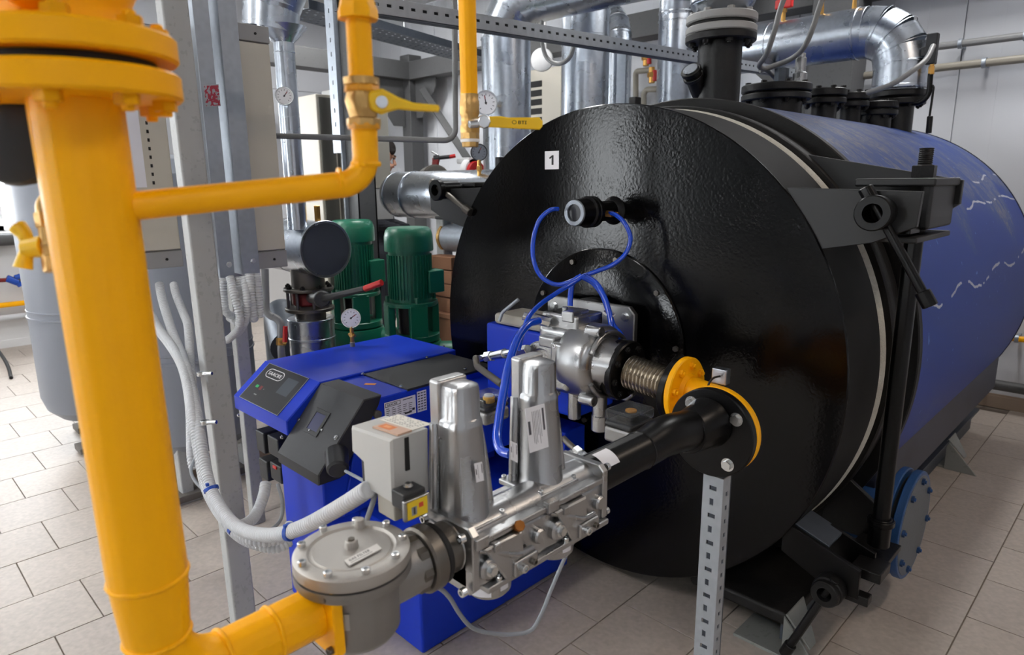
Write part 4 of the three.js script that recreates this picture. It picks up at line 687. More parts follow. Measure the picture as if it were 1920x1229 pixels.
// ---------- burner ----------
{
  const t = thing('burner', 'blue floor-standing gas burner with black side cover, control panel and silver gas throttle', 'burner');
  const S = (pts, x0, x1, m, name, o = t, label) => part(o, name, plateW(pts.map(([z, y]) => v(x0, y, z)), dirX, x1 - x0, 0.004), m, label);
  const hood = S([[-1.25, 0.842], [-1.945, 0.842], [-1.945, 0.66], [-1.115, 0.66], [-1.10, 0.664], [-1.10, 0.72]], -2.77, -2.30, M.burner, 'hood');
  S([[-1.25, 0.828], [-1.9, 0.828], [-1.9, 0.42], [-1.14, 0.42]], -2.318, -2.0, M.burner, 'side_housing');
  part(t, 'top_strip', box2(-2.30, -1.997, 0.824, 0.8345, -1.90, -1.445, { r: 0.002 }), M.blackPlastic, 'black top strip');
  for (const [px, py] of [[680, 702], [752, 725], [800, 671], [905, 643], [872, 692], [845, 656], [832, 650]]) bolt(t, at(px, py, 'y', 0.838), dirY, 0.0055, M.zinc, 'screw');
  const cov = S([[-1.252, 0.838], [-1.33, 0.838], [-1.315, 0.80], [-1.14, 0.573], [-1.054, 0.573], [-1.054, 0.612]], -2.30, -1.998, M.blackPlastic, 'side_cover', t, 'black sloping side cover');
  // slope plane of cover and panel
  const sl = v(0, 0.226, -0.198).normalize(), nS = v(0, 0.198, 0.226).normalize(), onS = (px, py) => { const d = ray(px, py), o = v(-2.2, 0.612, -1.054); const k = o.clone().sub(CAM).dot(nS) / d.dot(nS); return CAM.clone().addScaledVector(d, k); };
  const wc = onS(594, 792), wq = new THREE.Quaternion().setFromRotationMatrix(new THREE.Matrix4().makeBasis(dirX, sl, nS));
  part(cov, 'window_frame', plate(wc.clone(), dirX, sl, [[-0.05, -0.05], [0.05, -0.05], [0.05, 0.05], [-0.05, 0.05]], 0.003, 0.001, [[0, 0, 0.034, 0.034]]), M.blackPlastic);
  part(cov, 'blue_window', plate(wc.clone().addScaledVector(nS, 0.0003), dirX, sl, [[-0.034, -0.034], [0.034, -0.034], [0.034, 0.034], [-0.034, 0.034]], 0.0012, 0.0002), mat('#0a1250', 0.35));
  for (const [px, py] of [[560, 787], [630, 821]]) bolt(cov, onS(px, py), nS, 0.006, M.zinc, 'screw');
  bolt(cov, onS(581, 808).addScaledVector(nS, 0.002), nS, 0.0035, M.zinc, 'screw'); bolt(cov, onS(604, 807).addScaledVector(nS, 0.002), nS, 0.0035, M.zinc, 'screw');
  const k0 = at(640, 862, 'x', -1.99); part(t, 'knob', [cyl(add(k0, -0.03, 0.02, 0.0), add(k0, 0.05, -0.012, 0.045), 0.042, 0.038, 28, 0.2)], M.blackPlastic); 
  part(t, 'probe_rod', cyl(dp(648, 884, 1.9), dp(700, 912, 1.5), 0.0045), M.galvMatt);
  // panel
  const pl = v(0, 0.122, -0.15).normalize(), nP = v(0, 0.15, 0.122).normalize(), onP = (px, py) => { const d = ray(px, py), o = v(-2.5, 0.72, -1.10); const k = o.clone().sub(CAM).dot(nP) / d.dot(nP); return CAM.clone().addScaledVector(d, k); };
  const a = onP(449, 745), b = onP(521, 780), c = onP(567, 708), w3 = c.clone().sub(b);
  sheet(hood, 'control_panel', a, v(b.x - a.x, 0, 0), pl.clone().multiplyScalar(w3.length()), canvasTex(512, 384, (g, w, h) => {
    g.fillStyle = '#191a1d'; g.fillRect(0, 0, w, h); g.strokeStyle = '#8f949c'; g.lineWidth = 4; g.strokeRect(2, 2, w - 4, h - 4);
    g.fillStyle = '#e6e6e6'; g.lineWidth = 7; g.strokeStyle = '#e6e6e6'; const rr = (x, y, ww, hh, r) => { g.beginPath(); g.moveTo(x + r, y); g.lineTo(x + ww - r, y); g.arc(x + ww - r, y + r, r, -Math.PI / 2, Math.PI / 2); g.lineTo(x + r, y + hh); g.arc(x + r, y + r, r, Math.PI / 2, Math.PI * 1.5); g.closePath(); };
    rr(60, 40, 210, 84, 42); g.stroke(); g.font = 'bold 46px sans-serif'; g.textAlign = 'center'; g.fillText('SAACKE', 165, 98);
    g.fillStyle = '#3f464f'; g.fillRect(318, 60, 132, 160);
    g.fillStyle = '#17a85a'; g.fillRect(70, 220, 34, 26); g.fillStyle = '#7a1f1f'; g.fillRect(124, 216, 30, 40); g.fillStyle = '#8e8e8e'; g.fillRect(120, 300, 36, 10); g.fillRect(176, 232, 8, 8);
  }), 0.35, 0.003, 'black control panel with screen and maker name');
  for (const [px, py] of [[448, 779], [529, 820]]) bolt(hood, at(px, py, 'z', -1.098), dirZ, 0.006, M.zinc, 'screw');
  // nameplates on the flank
  const n0 = at(722, 792, 'x', -1.9985), n1 = at(780, 775, 'x', -1.9985), n2 = at(719, 757, 'x', -1.9985);
  sheet(t, 'nameplate', n0, v(0, 0, n1.z - n0.z), v(0, n2.y - n0.y, 0), canvasTex(256, 160, (g, w, h) => { g.fillStyle = '#dcdce2'; g.fillRect(0, 0, w, h); g.strokeStyle = '#222'; g.lineWidth = 4; g.strokeRect(8, 10, 120, 30); g.fillStyle = '#222'; g.font = 'bold 24px sans-serif'; g.fillText('SAACKE', 18, 34); g.fillRect(150, 14, 80, 6); for (let j = 0; j < 5; j++) for (let i = 0; i < 5; i++) g.fillRect(12 + i * 46, 56 + j * 17, 16 + 20 * hash(i, j, 9), 5); g.fillRect(160, 130, 60, 14); g.fillRect(226, 108, 20, 20); }), 0.4, 0.001, 'white maker nameplate');
  sheet(t, 'nameplate', at(783, 774, 'x', -1.9985), v(0, 0, -0.045), v(0, 0.083, 0), canvasTex(96, 160, (g, w, h) => { g.fillStyle = '#d5d5dc'; g.fillRect(0, 0, w, h); g.fillStyle = '#2b2b30'; for (let j = 0; j < 7; j++) for (let i = 0; i < 3; i++) g.fillRect(8 + i * 30, 12 + j * 21, 20, 8); }), 0.4, 0.001);
  part(t, 'cable_gland', [cyl(at(706, 777, 'x', -2.0), add(at(706, 777, 'x', -2.0), 0.012, 0, 0), 0.016)], M.steelDark);
  sheet(t, 'warning_mark', at(682, 722, 'y', 0.8285), v(0.035, 0, -0.028), v(-0.012, 0, -0.016), canvasTex(32, 32, (g) => { g.fillStyle = '#e08a2a'; g.fillRect(0, 0, 32, 32); }), 0.5, 0.0006, 'orange warning mark');
  // pedestal
  part(t, 'pedestal', [box2(-2.325, -2.012, 0, 0.60, -1.9, -1.075, { r: 0.008, n: 2 })], M.burner);
  part(t, 'base_casing', [box2(-2.02, -1.656, 0, 0.42, -1.99, -1.213, { r: 0.01, n: 2 })], M.burner);
  part(t, 'lower_bracket', [box2(-1.78, -1.57, 0.28, 0.655, -1.985, -1.86, { r: 0.006 })], M.burner);
  // throat and mounting plate on the boiler door
  part(t, 'air_box', [box2(-1.875, -1.42, 0.78, 1.064, -1.965, -1.74, { r: 0.012, n: 2 }), box2(-2.03, -1.8, 0.56, 0.80, -1.965, -1.6, { r: 0.01 })], M.burner);
  part(t, 'igniter_box', [box2(-1.83, -1.52, 1.066, 1.108, -1.90, -1.74, { r: 0.014, n: 2 })], M.boxBeigeDark, 'grey igniter box');
  part(t, 'lever', pipe([dp(936, 603, 2.5), dp(942, 586, 2.5), dp(972, 562, 2.46)], 0.0065, 0.02, 10), M.galvMatt);
  part(t, 'throat', cyl(v(-1.533, 0.985, -2.0), v(-1.533, 0.985, -1.95), 0.185, 0.185, 48), M.blackSatin);
  const mp = part(t, 'mounting_plate', plate(v(-1.533, 0.985, -1.972), dirX, dirY, [[-0.205, -0.15], [-0.18, -0.175], [0.18, -0.175], [0.205, -0.15], [0.205, 0.15], [0.18, 0.175], [-0.18, 0.175], [-0.205, 0.15]], 0.026, 0.004), M.alu, 'silver mounting plate');
  for (const [p, q] of [[1, 1], [-1, 1], [1, -1]]) bolt(mp, v(-1.533 + p * 0.168, 0.985 + q * 0.138, -1.946), dirZ, 0.013, M.zinc);
  const thr = [], zt = -1.70;
  thr.push(box2(-1.51, -1.36, 0.90, 1.135, -1.80, -1.635, { r: 0.03, n: 3 }), box2(-1.49, -1.335, 1.12, 1.172, -1.775, -1.64, { r: 0.008, n: 2 }), box2(-1.40, -1.35, 1.15, 1.186, -1.72, -1.635, { r: 0.005 }));
  thr.push(lat(v(-1.39, 1.02, zt), dirX, [[0, 0], [0.105, 0], [0.122, 0.014], [0.126, 0.03], [0.126, 0.105], [0.12, 0.122], [0.105, 0.132], [0.088, 0.135], [0.08, 0.165], [0.074, 0.19], [0, 0.19]], 56, 0.8));
  for (const [rr, a0, a1] of [[0.104, 0.5, 2.7], [0.104, 3.6, 5.8]]) thr.push(sweep([...Array(15)].map((_, i) => { const q = a0 + (a1 - a0) * i / 14; return v(-1.252, 1.02 + rr * Math.sin(q), zt + rr * Math.cos(q)); }), 0.0085, 10));
  thr.push(lat(v(-1.455, 0.99, -1.645), dirZ, [[0, 0], [0.086, 0], [0.09, 0.006], [0.09, 0.036], [0.084, 0.043], [0.066, 0.044], [0.06, 0.036], [0, 0.036]], 48), box2(-1.41, -1.335, 0.93, 1.09, -1.645, -1.59, { r: 0.012, n: 2 }), box2(-1.47, -1.40, 1.06, 1.10, -1.64, -1.60, { r: 0.008, n: 2 }));
  for (const [yy2, zz2] of [[1.02 + 0.115, zt + 0.05], [1.02 - 0.105, zt + 0.08], [1.02 - 0.115, zt - 0.05]]) thr.push(cyl(v(-1.30, yy2, zz2), v(-1.245, yy2, zz2), 0.02, 0.018));
  thr.push(cyl(v(-1.36, 0.82, zt + 0.04), v(-1.36, 0.92, zt + 0.04), 0.022), cyl(v(-1.27, 0.80, zt + 0.02), v(-1.27, 0.92, zt + 0.02), 0.024), cyl(v(-1.27, 0.795, zt + 0.02), v(-1.27, 0.85, zt + 0.02), 0.027));
  const th = part(t, 'gas_throttle', thr, M.alu, 'silver cast gas throttle');
  const scp = v(-1.262, 1.0, -1.60); part(th, 'scale', plate(v(-1.2535, 1.015, -1.655), dirZ.clone().negate(), dirY, [[-0.012, -0.055], [0.02, -0.055], [0.028, 0.0], [0.02, 0.055], [-0.012, 0.055]], 0.002, 0.0004), mat('#b9bcc4', 0.5)); part(th, 'scale_slot', box2(-1.2525, -1.2505, 0.965, 1.06, -1.663, -1.656, { r: 0.0004 }), M.rubber);
  for (const [px, py] of [[1042, 648], [1047, 737]]) bolt(th, at(px, py, 'z', -1.60), dirZ, 0.009, M.zinc, 'bolt', true);
  bolt(th, v(-1.43, 1.175, -1.69), dirY, 0.01, M.zinc, 'bolt', true);
  // brass elbow and swivel fittings on the throttle
  const f = at(1005, 598, 'z', -1.6); part(th, 'hose_fitting', [cyl(add(f, 0.04, -0.012, -0.03), add(f, -0.01, 0, 0.0), 0.018, 0.018, 8), cyl(add(f, 0.012, -0.004, 0), add(f, -0.03, 0.01, 0.03), 0.014)], M.zinc);
  const q0 = at(990, 655, 'z', -1.58), q1 = at(900, 672, 'z', -1.62); part(th, 'swivel_fitting', [cyl(q0, q0.clone().lerp(q1, 0.22), 0.017, 0.017, 6), cyl(q0.clone().lerp(q1, 0.2), q0.clone().lerp(q1, 0.5), 0.012), cyl(q0.clone().lerp(q1, 0.45), q0.clone().lerp(q1, 0.8), 0.018, 0.014), cyl(q0.clone().lerp(q1, 0.72), q0.clone().lerp(q1, 0.86), 0.02, 0.02, 6), cyl(q0.clone().lerp(q1, 0.85), q1, 0.013)], M.zinc);
  part(th, 'copper_line', pipe([q1.clone(), dp(892, 672, 1.9), dp(895, 688, 1.88), dp(942, 722, 1.66)], 0.0095, 0.02, 12), M.steelDark);
  // plug sockets under the panel
  const bz = -1.13, bp = (x, y) => at(x, y, 'z', bz);
  for (const [x0, y0, x1, y1] of [[478, 805, 497, 853], [500, 815, 523, 862], [484, 858, 503, 905], [505, 865, 528, 910]]) { const A = bp(x0, y0), B = bp(x1, y1); const s = part(t, 'socket_box', box2(A.x, B.x, Math.min(A.y, B.y) , Math.max(A.y, B.y), bz - 0.07, bz, { r: 0.006 }), M.blackPlastic); if (x0 === 505) part(s, 'red_switch', bx(add(A, 0.05, -0.012, 0.002), [0.03, 0.012, 0.006], { r: 0.002 }), M.red); }
}
// ---------- thin yellow pipes with cocks ----------
{
  const t = thing('yellow_branch_pipe', 'thin yellow gas pipe leaving the thick riser, turning up to a yellow lever cock', 'pipe');
  const y0 = at(183, 389, 'x', XT).y, p0 = v(XT, y0, ZR), e = dp(688, 342, 0.82), X = e.x, Z = e.z, yy = (py) => at(686, py, 'z', Z).y, top = yy(-60);
  const dir = e.clone().sub(p0); dir.y = 0; const uu = dir.normalize();
  part(t, 'pipe', [sweep(run([p0.clone().addScaledVector(uu, 0.028), v(X, e.y, Z), v(X, yy(235), Z)], 0.034, 14), 0.0155, 32), cyl(v(X, yy(154), Z), v(X, top, Z), 0.0146, 0.0146, 28)], M.yellow);
  const ringAt = (py, r, h) => lat(v(X, yy(py) - h / 2, Z), dirY, [[0.01, 0], [r - 0.001, 0], [r, h / 2], [r - 0.001, h], [0.01, h]], 30);
  part(t, 'weld_seam', [ringAt(308, 0.0185, 0.006), cyl(e.clone().addScaledVector(uu, -0.035).add(v(0, 0, 0)), e.clone().addScaledVector(uu, -0.031), 0.0178, 0.0178, 28)], M.yellow);
  part(t, 'coupling', [lat(v(X, yy(242), Z), dirY, [[0.01, 0], [0.019, 0], [0.0195, 0.004], [0.018, 0.012], [0.01, 0.012]], 30)], M.yellowDull, 'paint-smeared coupling');
  part(t, 'top_nut', [lat(v(X, yy(34), Z), dirY, [[0.01, 0], [0.0235, 0.001], [0.0235, 0.01], [0.021, 0.016], [0.018, 0.03], [0.018, 0.07], [0.01, 0.07]], 8)], M.yellow);
  const b = part(t, 'cock_body', [cyl(v(X, yy(236), Z), v(X, yy(222), Z), 0.0205, 0.0205, 8, 0.08), lat(v(X, yy(222), Z), dirY, [[0.01, 0], [0.016, 0.001], [0.0175, 0.008], [0.0205, 0.02], [0.0175, 0.034], [0.017, 0.036], [0.021, 0.038], [0.021, 0.046], [0.016, 0.047], [0.01, 0.047]], 30)], M.brassOld);
  part(t, 'cock_nut', cyl(v(X, yy(172), Z), v(X, yy(150), Z), 0.0215, 0.02, 8, 0.08), M.yellowDull);
  const h = dp(716, 191, 0.79), hb = v(X, yy(193), Z);
  const lev = part(t, 'lever', [cyl(hb, h.clone().addScaledVector(ray(716, 191), 0.012), 0.009), (() => { const L = dp(822, 203, 0.80).sub(h), u = L.clone().normalize(), n = ray(716, 191).normalize().negate(), w = new V3().crossVectors(n, u).normalize(), l = L.length(); return plate(h.clone().addScaledVector(n, -0.002), u, w, [[-0.012, -0.010], [0.0, -0.0145], [0.011, -0.0095], [0.019, -0.0066], [l * 0.6, -0.006], [l, -0.0045], [l + 0.002, 0.0], [l, 0.0035], [l * 0.55, 0.003], [0.019, 0.0072], [0.011, 0.0105], [0.0, 0.0145], [-0.014, 0.010], [-0.017, 0.0]], 0.007, 0.0022); })()], M.handleYellow, 'yellow lever');
  bolt(lev, h.clone().addScaledVector(ray(716, 191).normalize(), -0.007), ray(716, 191).normalize().negate(), 0.0052, M.zinc);
}
{
  const t = thing('yellow_drop_pipe', 'thin yellow pipe hanging from above with a brass cock and yellow lever at its end', 'pipe');
  const e = dp(881, 240, 1.3), X = e.x, Z = e.z, yy = (py) => at(880, py, 'z', Z).y;
  part(t, 'pipe', cyl(v(X, yy(186), Z), v(X, yy(-80), Z), 0.0165, 0.0165, 28, 0.05), M.yellow);
  part(t, 'cock_body', [lat(v(X, yy(250), Z), dirY, [[0.01, 0], [0.0185, 0], [0.019, 0.012], [0.0165, 0.016], [0.0165, 0.03], [0.019, 0.036], [0.019, 0.058], [0.0175, 0.062], [0.0175, 0.072], [0.01, 0.072]], 30), cyl(v(X, yy(262), Z), v(X, yy(249), Z), 0.018, 0.018, 8, 0.05), cyl(v(X, yy(276), Z), v(X, yy(266), Z), 0.0155, 0.0165, 8, 0.1)], M.brassOld);
  part(t, 'sealing_tape', cyl(v(X, yy(267), Z), v(X, yy(261), Z), 0.0185, 0.0185, 24), M.white);
  const h = dp(908, 228, 1.26), n = ray(908, 228).normalize().negate(), L = dp(1016, 231, 1.30).sub(h), u = L.clone().normalize(), w = new V3().crossVectors(n, u).normalize(), l = L.length();
  part(t, 'hub', [cyl(v(X, h.y, Z), h, 0.010), cyl(h.clone().addScaledVector(n, -0.004), h.clone().addScaledVector(n, 0.012), 0.0135, 0.012, 8), cyl(h.clone().addScaledVector(u, -0.03).addScaledVector(w, -0.006), h.clone().addScaledVector(u, -0.012).addScaledVector(w, -0.004), 0.007)], M.zinc);
  const lv = part(t, 'lever', plate(h.clone(), u, w, [[0.0, -0.010], [0.03, -0.0105], [l * 0.4, -0.011], [l - 0.006, -0.0125], [l, -0.006], [l, 0.004], [l - 0.007, 0.0105], [l * 0.4, 0.0085], [0.03, 0.0105], [0.0, 0.009]], 0.006, 0.002), M.handleYellow, 'yellow lever');
  sheet(lv, 'lever_print', h.clone().addScaledVector(u, l * 0.45).addScaledVector(w, -0.006).addScaledVector(n, 0.0062), u.clone().multiplyScalar(l * 0.38), w.clone().multiplyScalar(0.0125), canvasTex(128, 48, (g, W, H) => { g.fillStyle = '#f2c418'; g.fillRect(0, 0, W, H); g.fillStyle = '#3a3108'; g.font = 'bold 34px sans-serif'; g.fillText('BTI', 40, 36); g.strokeStyle = '#6a5a10'; g.lineWidth = 4; g.beginPath(); g.arc(20, 24, 12, 0, 6.3); g.stroke(); }), 0.5, 0.0004);
}
// ---------- left: post, cabinets, trunking, tanks ----------
const PX = -2.17, PZ1 = -0.865, PZ0 = at(441, 1160, 'x', PX).z;
{
  const t = thing('steel_post', 'tall grey painted steel post standing between the yellow riser and blue burner', 'post');
  part(t, 'post', box2(PX - 0.055, PX, 0, YC, PZ1, PZ0, { r: 0.007, n: 2 }), M.post);
  part(t, 'foot_plate', box2(PX - 0.12, PX + 0.06, 0, 0.012, PZ1 - 0.05, PZ0 + 0.05, { r: 0.003 }), M.post);
}
{
  const x = -2.75, mk = (label, pl, pr, yTop) => {
    const t = thing('wall_cabinet', label, 'cabinet'), zr = at(pr, 497, 'x', x).z, zl = at(pl, 530, 'x', x).z, b0 = at(pr, 500, 'x', x).y, b1 = at(pr, 468, 'x', x).y, t1 = at(pr - 26, 84, 'x', x).y, t0 = at(pr - 28, 52, 'x', x).y;
    part(t, 'cabinet_body', [box2(x - 0.28, x - 0.012, b0, t0, zr, zl, { r: 0.004 })], M.beigeGrey);
    part(t, 'door', box2(x - 0.02, x, b1 + 0.003, t1 - 0.003, zr + 0.004, zl - 0.004, { r: 0.004 }), M.beige, 'beige door');
    part(t, 'plinth_panel', box2(x - 0.02, x - 0.001, b0, b1 - 0.002, zr, zl, { r: 0.003 }), M.beigeGrey); part(t, 'top_panel', box2(x - 0.02, x - 0.001, t1 + 0.002, t0, zr, zl, { r: 0.003 }), M.beigeGrey);
    for (const y of [(b0 + b1) / 2, (t0 + t1) / 2]) part(t, 'rivet', cyl(v(x - 0.002, y, zr + 0.06), v(x + 0.003, y, zr + 0.06), 0.005), M.rubber);
    part(t, 'wall_stand', box2(x - 0.25, x - 0.2, 0, b0, (zr + zl) / 2 - 0.03, (zr + zl) / 2 + 0.03), M.post);
    return { t, zr, zl, b0 };
  };
  const A = mk('beige control cabinet behind the thick yellow pipe, with a printed table on its door', 150, 345);
  const d = at(244, 352, 'x', x + 0.001), u = at(276, 352, 'x', x + 0.001), w = at(236, 205, 'x', x + 0.001);
  sheet(A.t, 'printed_table', v(x, d.y, d.z + 0.1), v(0, 0, u.z - d.z - 0.1), v(0, w.y - d.y, 0), canvasTex(192, 384, (g, W, H) => { g.fillStyle = '#ecebf2'; g.fillRect(0, 0, W, H); g.fillStyle = '#8a8a94'; for (let j = 0; j < 30; j++) { g.fillRect(8, 40 + j * 9.5, W - 60, 1); for (let i = 0; i < 14; i++) if (hash(i, j, 4) > 0.35) g.fillRect(12 + i * 9.4, 43 + j * 9.5, 6, 4); } g.fillStyle = '#b02a3a'; g.fillRect(20, 12, 90, 4); g.fillStyle = '#55555c'; g.fillRect(30, 24, 110, 4); }), 0.7, 0.0012, 'white printed table');
  { const z = at(283, 300, 'x', x).z; for (let i = 0; i < 9; i++) { const y = at(284, 215 + i * 16, 'x', x).y; part(A.t, 'door_mark', box2(x - 0.001, x + 0.001, y - 0.006, y + 0.006, z - 0.004, z + 0.004, { r: 0.0004 }), M.rubber); } }
  mk('narrow beige cabinet right of the two galvanised trunks', 415, 540);
  const trunk = (pl, pr, pyb, label, stamp) => {
    const xx = -2.6, t = thing('cable_duct', label, 'cable duct'), zb = at(pr, pyb, 'x', xx).z, za = at(pl, pyb, 'x', xx).z, yb = at((pl + pr) / 2, pyb, 'x', xx).y;
    part(t, 'trunk_cover', [box2(xx - 0.004, xx, yb, YC, zb, za, { r: 0.0015 }), box2(xx - 0.10, xx - 0.004, yb, YC, zb, zb + 0.004, { r: 0.001 }), box2(xx - 0.10, xx - 0.004, yb, YC, za - 0.004, za, { r: 0.001 })], M.galvMatt);
    part(t, 'trunk_back', box2(xx - 0.104, xx - 0.098, yb + 0.02, YC, zb, za, { r: 0.001 }), M.galvDark);
    bolt(t, v(xx, yb + 0.05, (za + zb) / 2 - 0.01), dirX, 0.008, M.zinc, 'screw');
    if (stamp) sheet(t, 'red_stamp', at(385, 201, 'x', xx + 0.0003), at(414, 199, 'x', xx + 0.0003).sub(at(385, 201, 'x', xx + 0.0003)), v(0, 0.077, 0), canvasTex(128, 128, (g, W, H) => { g.fillStyle = '#a9aeb4'; g.fillRect(0, 0, W, H); g.fillStyle = '#a81c34'; for (let j = 0; j < 26; j++) for (let i = 0; i < 26; i++) if (fbm(i / 26, j / 26, 9, 8, 2) > 0.5) g.fillRect(6 + i * 4.5, 6 + j * 4.5, 5, 4); }), 0.5, 0.0004, 'smeared red stamp');
    return { xx, zb, za, yb };
  };
  trunk(413, 441, 521, 'galvanised cable trunk with smeared red stamp beside the grey post', true);
  trunk(456, 488, 514, 'galvanised cable trunk without a stamp, beside the narrow beige cabinet', false);
}
// white corrugated conduits
{
  const up = (px, py, w) => dp(px, py, w);
  const C = (pts, r, label, grp, m = M.conduit, fl = true, name = 'conduit') => { const t = thing(name, label, 'cable', grp); const P = pts.map((q) => up(...q)); part(t, fl ? 'corrugated_hose' : 'sheath', fl ? flex(P, r * 1.22, 0.0095, 14) : sweep(P, r, 12, true, 0.012), m); return t; };
  const a = C([[299, 534, 2.6], [303, 556, 2.56], [322, 620, 2.42], [345, 680, 2.2], [362, 740, 2.05], [374, 810, 1.93], [382, 860, 1.88], [396, 920, 1.80], [440, 985, 1.64], [500, 1004, 1.5], [560, 992, 1.38], [640, 950, 1.25], [690, 918, 1.18]], 0.0125, 'long white corrugated conduit running from the left cabinet along the post to the grey box');
  C([[326, 534, 2.6], [330, 552, 2.56], [345, 590, 2.5], [352, 610, 2.42], [357, 680, 2.25], [361, 740, 2.12], [368, 800, 2.0], [378, 880, 1.9], [393, 930, 1.82], [430, 985, 1.72], [470, 1012, 1.66], [500, 1015, 1.66], [530, 1008, 1.68], [545, 985, 1.72]], 0.0115, 'second white conduit from the left cabinet, looping to the burner foot', undefined, M.conduit);
  C([[284, 590, 2.5], [300, 618, 2.42], [330, 660, 2.25], [352, 720, 2.08], [362, 790, 1.95], [372, 850, 1.9], [386, 905, 1.86], [402, 945, 1.8], [440, 1000, 1.74], [480, 1022, 1.7], [520, 1028, 1.7], [545, 1015, 1.72]], 0.0105, 'white conduit emerging from behind the yellow pipe, lowest in the bundle');
  C([[286, 612, 2.5], [310, 640, 2.4], [340, 690, 2.24], [354, 760, 2.1], [358, 860, 1.97], [362, 880, 1.96]], 0.009, 'thin white conduit at the left edge of the bundle on the post');
  C([[498, 908, 1.98], [494, 930, 1.95], [480, 965, 1.9], [458, 984, 1.82], [440, 988, 1.78]], 0.0125, 'short white conduit dropping from the black burner sockets');
  const q = C([[521, 908, 2.0], [529, 940, 1.98], [526, 975, 1.95], [500, 998, 1.9], [462, 1000, 1.84]], 0.0055, 'thin grey cable dropping from the black burner sockets', undefined, M.cableGrey, false, 'cable');
  C([[368, 855, 1.93], [358, 880, 1.9], [364, 900, 1.88], [388, 925, 1.85]], 0.0045, 'thin grey cable loop left of the conduit bundle', undefined, M.cableGrey, false, 'cable');
  const t2 = 'white conduits hanging under the galvanised trunks', L2 = ['first conduit from the left under the stamped trunk, curving away', 'thick white conduit curving down from the stamped trunk', 'conduit curling back beside the trunk gap', 'conduit between the two trunks bending down', 'broad white conduit under the right trunk', 'rightmost white conduit under the right trunk'];
  [[[418, 522, 2.5], [419, 555, 2.5], [424, 585, 2.52], [436, 592, 2.56], [446, 590, 2.6]], [[431, 520, 2.48], [441, 560, 2.46], [449, 590, 2.47], [448, 615, 2.5], [436, 630, 2.54], [426, 638, 2.6]], [[446, 520, 2.5], [454, 560, 2.5], [456, 590, 2.52], [446, 604, 2.56], [430, 596, 2.6]], [[457, 520, 2.5], [463, 560, 2.48], [462, 595, 2.5], [450, 620, 2.54], [438, 628, 2.58]], [[468, 514, 2.5], [471, 560, 2.5], [474, 592, 2.52], [476, 598, 2.54]], [[481, 514, 2.52], [485, 560, 2.52], [487, 595, 2.54]]].forEach((p, i) => C(p, i === 4 ? 0.0135 : 0.0115, L2[i]));
  // blue ties and steel clips
  [['blue cable tie round the bundle beside the grey post', 396, 918, 1.8, v(0.6, -0.75, 0)], ['blue cable tie where the conduits cross the post', 440, 990, 1.7, v(0.75, -0.5, -0.2)], ['blue cable tie near the burner foot', 543, 998, 1.41, v(0.9, 0.1, -0.4)]].forEach(([l, x, y, w, d]) => { const t = thing('cable_tie', l, 'cable tie'), c = dp(x, y, w); part(t, 'band', ring(c.clone().addScaledVector(d.normalize(), -0.005), c.clone().addScaledVector(d, 0.005), 0.0145, 0.0195, 20), M.tie); part(t, 'tie_head', bx(c.clone().add(v(0.004, 0.018, 0.01)), [0.008, 0.008, 0.008], { r: 0.001 }), M.tie); });
  [['small steel clip high on the post holding the conduits', 378, 702, 2.06], ['small steel clip lower on the post holding the conduits', 385, 793, 1.93]].forEach(([l, x, y, w]) => { const t = thing('pipe_clip', l, 'clip'), c = dp(x, y, w); part(t, 'clip', [cyl(c, c.clone().add(v(0.03, 0.004, -0.02)), 0.006), ring(c.clone().add(v(-0.004, -0.006, 0)), c.clone().add(v(-0.004, 0.006, 0)), 0.006, 0.0125, 16)], M.zinc); });
}
{ // expansion tanks
  const mk = (c, R, yb, yt, label, seamY) => {
    const t = thing('expansion_tank', label, 'tank');
    part(t, 'tank_shell', lat(v(c.x, yb, c.z), dirY, [[0, 0], [R * 0.45, 0.02], [R * 0.75, 0.06], [R * 0.93, 0.12], [R, 0.2], [R, seamY - yb - 0.012], [R + 0.006, seamY - yb - 0.01], [R + 0.006, seamY - yb], [R, seamY - yb + 0.002], [R, seamY - yb + 0.03], [R + 0.004, seamY - yb + 0.032], [R + 0.004, seamY - yb + 0.04], [R, seamY - yb + 0.042], [R, yt - yb - 0.2], [R * 0.9, yt - yb - 0.1], [R * 0.6, yt - yb - 0.03], [0, yt - yb]], 56, 0.4), M.tank);
    for (let i = 0; i < 3; i++) { const a = 0.72 + i * 2.094, x = c.x + Math.cos(a) * R * 0.72, z = c.z + Math.sin(a) * R * 0.72; part(t, 'leg', [box2(x - 0.035, x + 0.035, 0.04, yb + 0.12, z - 0.03, z + 0.03), box2(x - 0.06, x + 0.06, 0.0, 0.012, z - 0.06, z + 0.06)], M.post); part(t, 'foot_block', box2(x - 0.07, x + 0.07, 0.012, 0.05, z - 0.07, z + 0.07), M.concrete); }
  };
  const c1 = dp(166, 520, 4.15), b1 = at(150, 812, 'x', c1.x + 0.2).y; mk(c1, 0.34, b1, 2.35, 'pale grey expansion tank beside the window, left of the thick yellow pipe', at(85, 600, 'x', c1.x + 0.15).y);
  const c2 = dp(352, 640, 3.55); mk(c2, 0.32, 0.19, 1.75, 'dark grey expansion tank behind the grey post', at(440, 655, 'x', c2.x + 0.2).y);
  const p = thing('tank_plinth', 'low dark plinth edging the floor under the tank behind the grey post', 'plinth');
  part(p, "plinth", [box2(-3.735, -3.72, 0, 0.11, -1.72, -1.0, { r: 0.003 })], M.skirting);
}
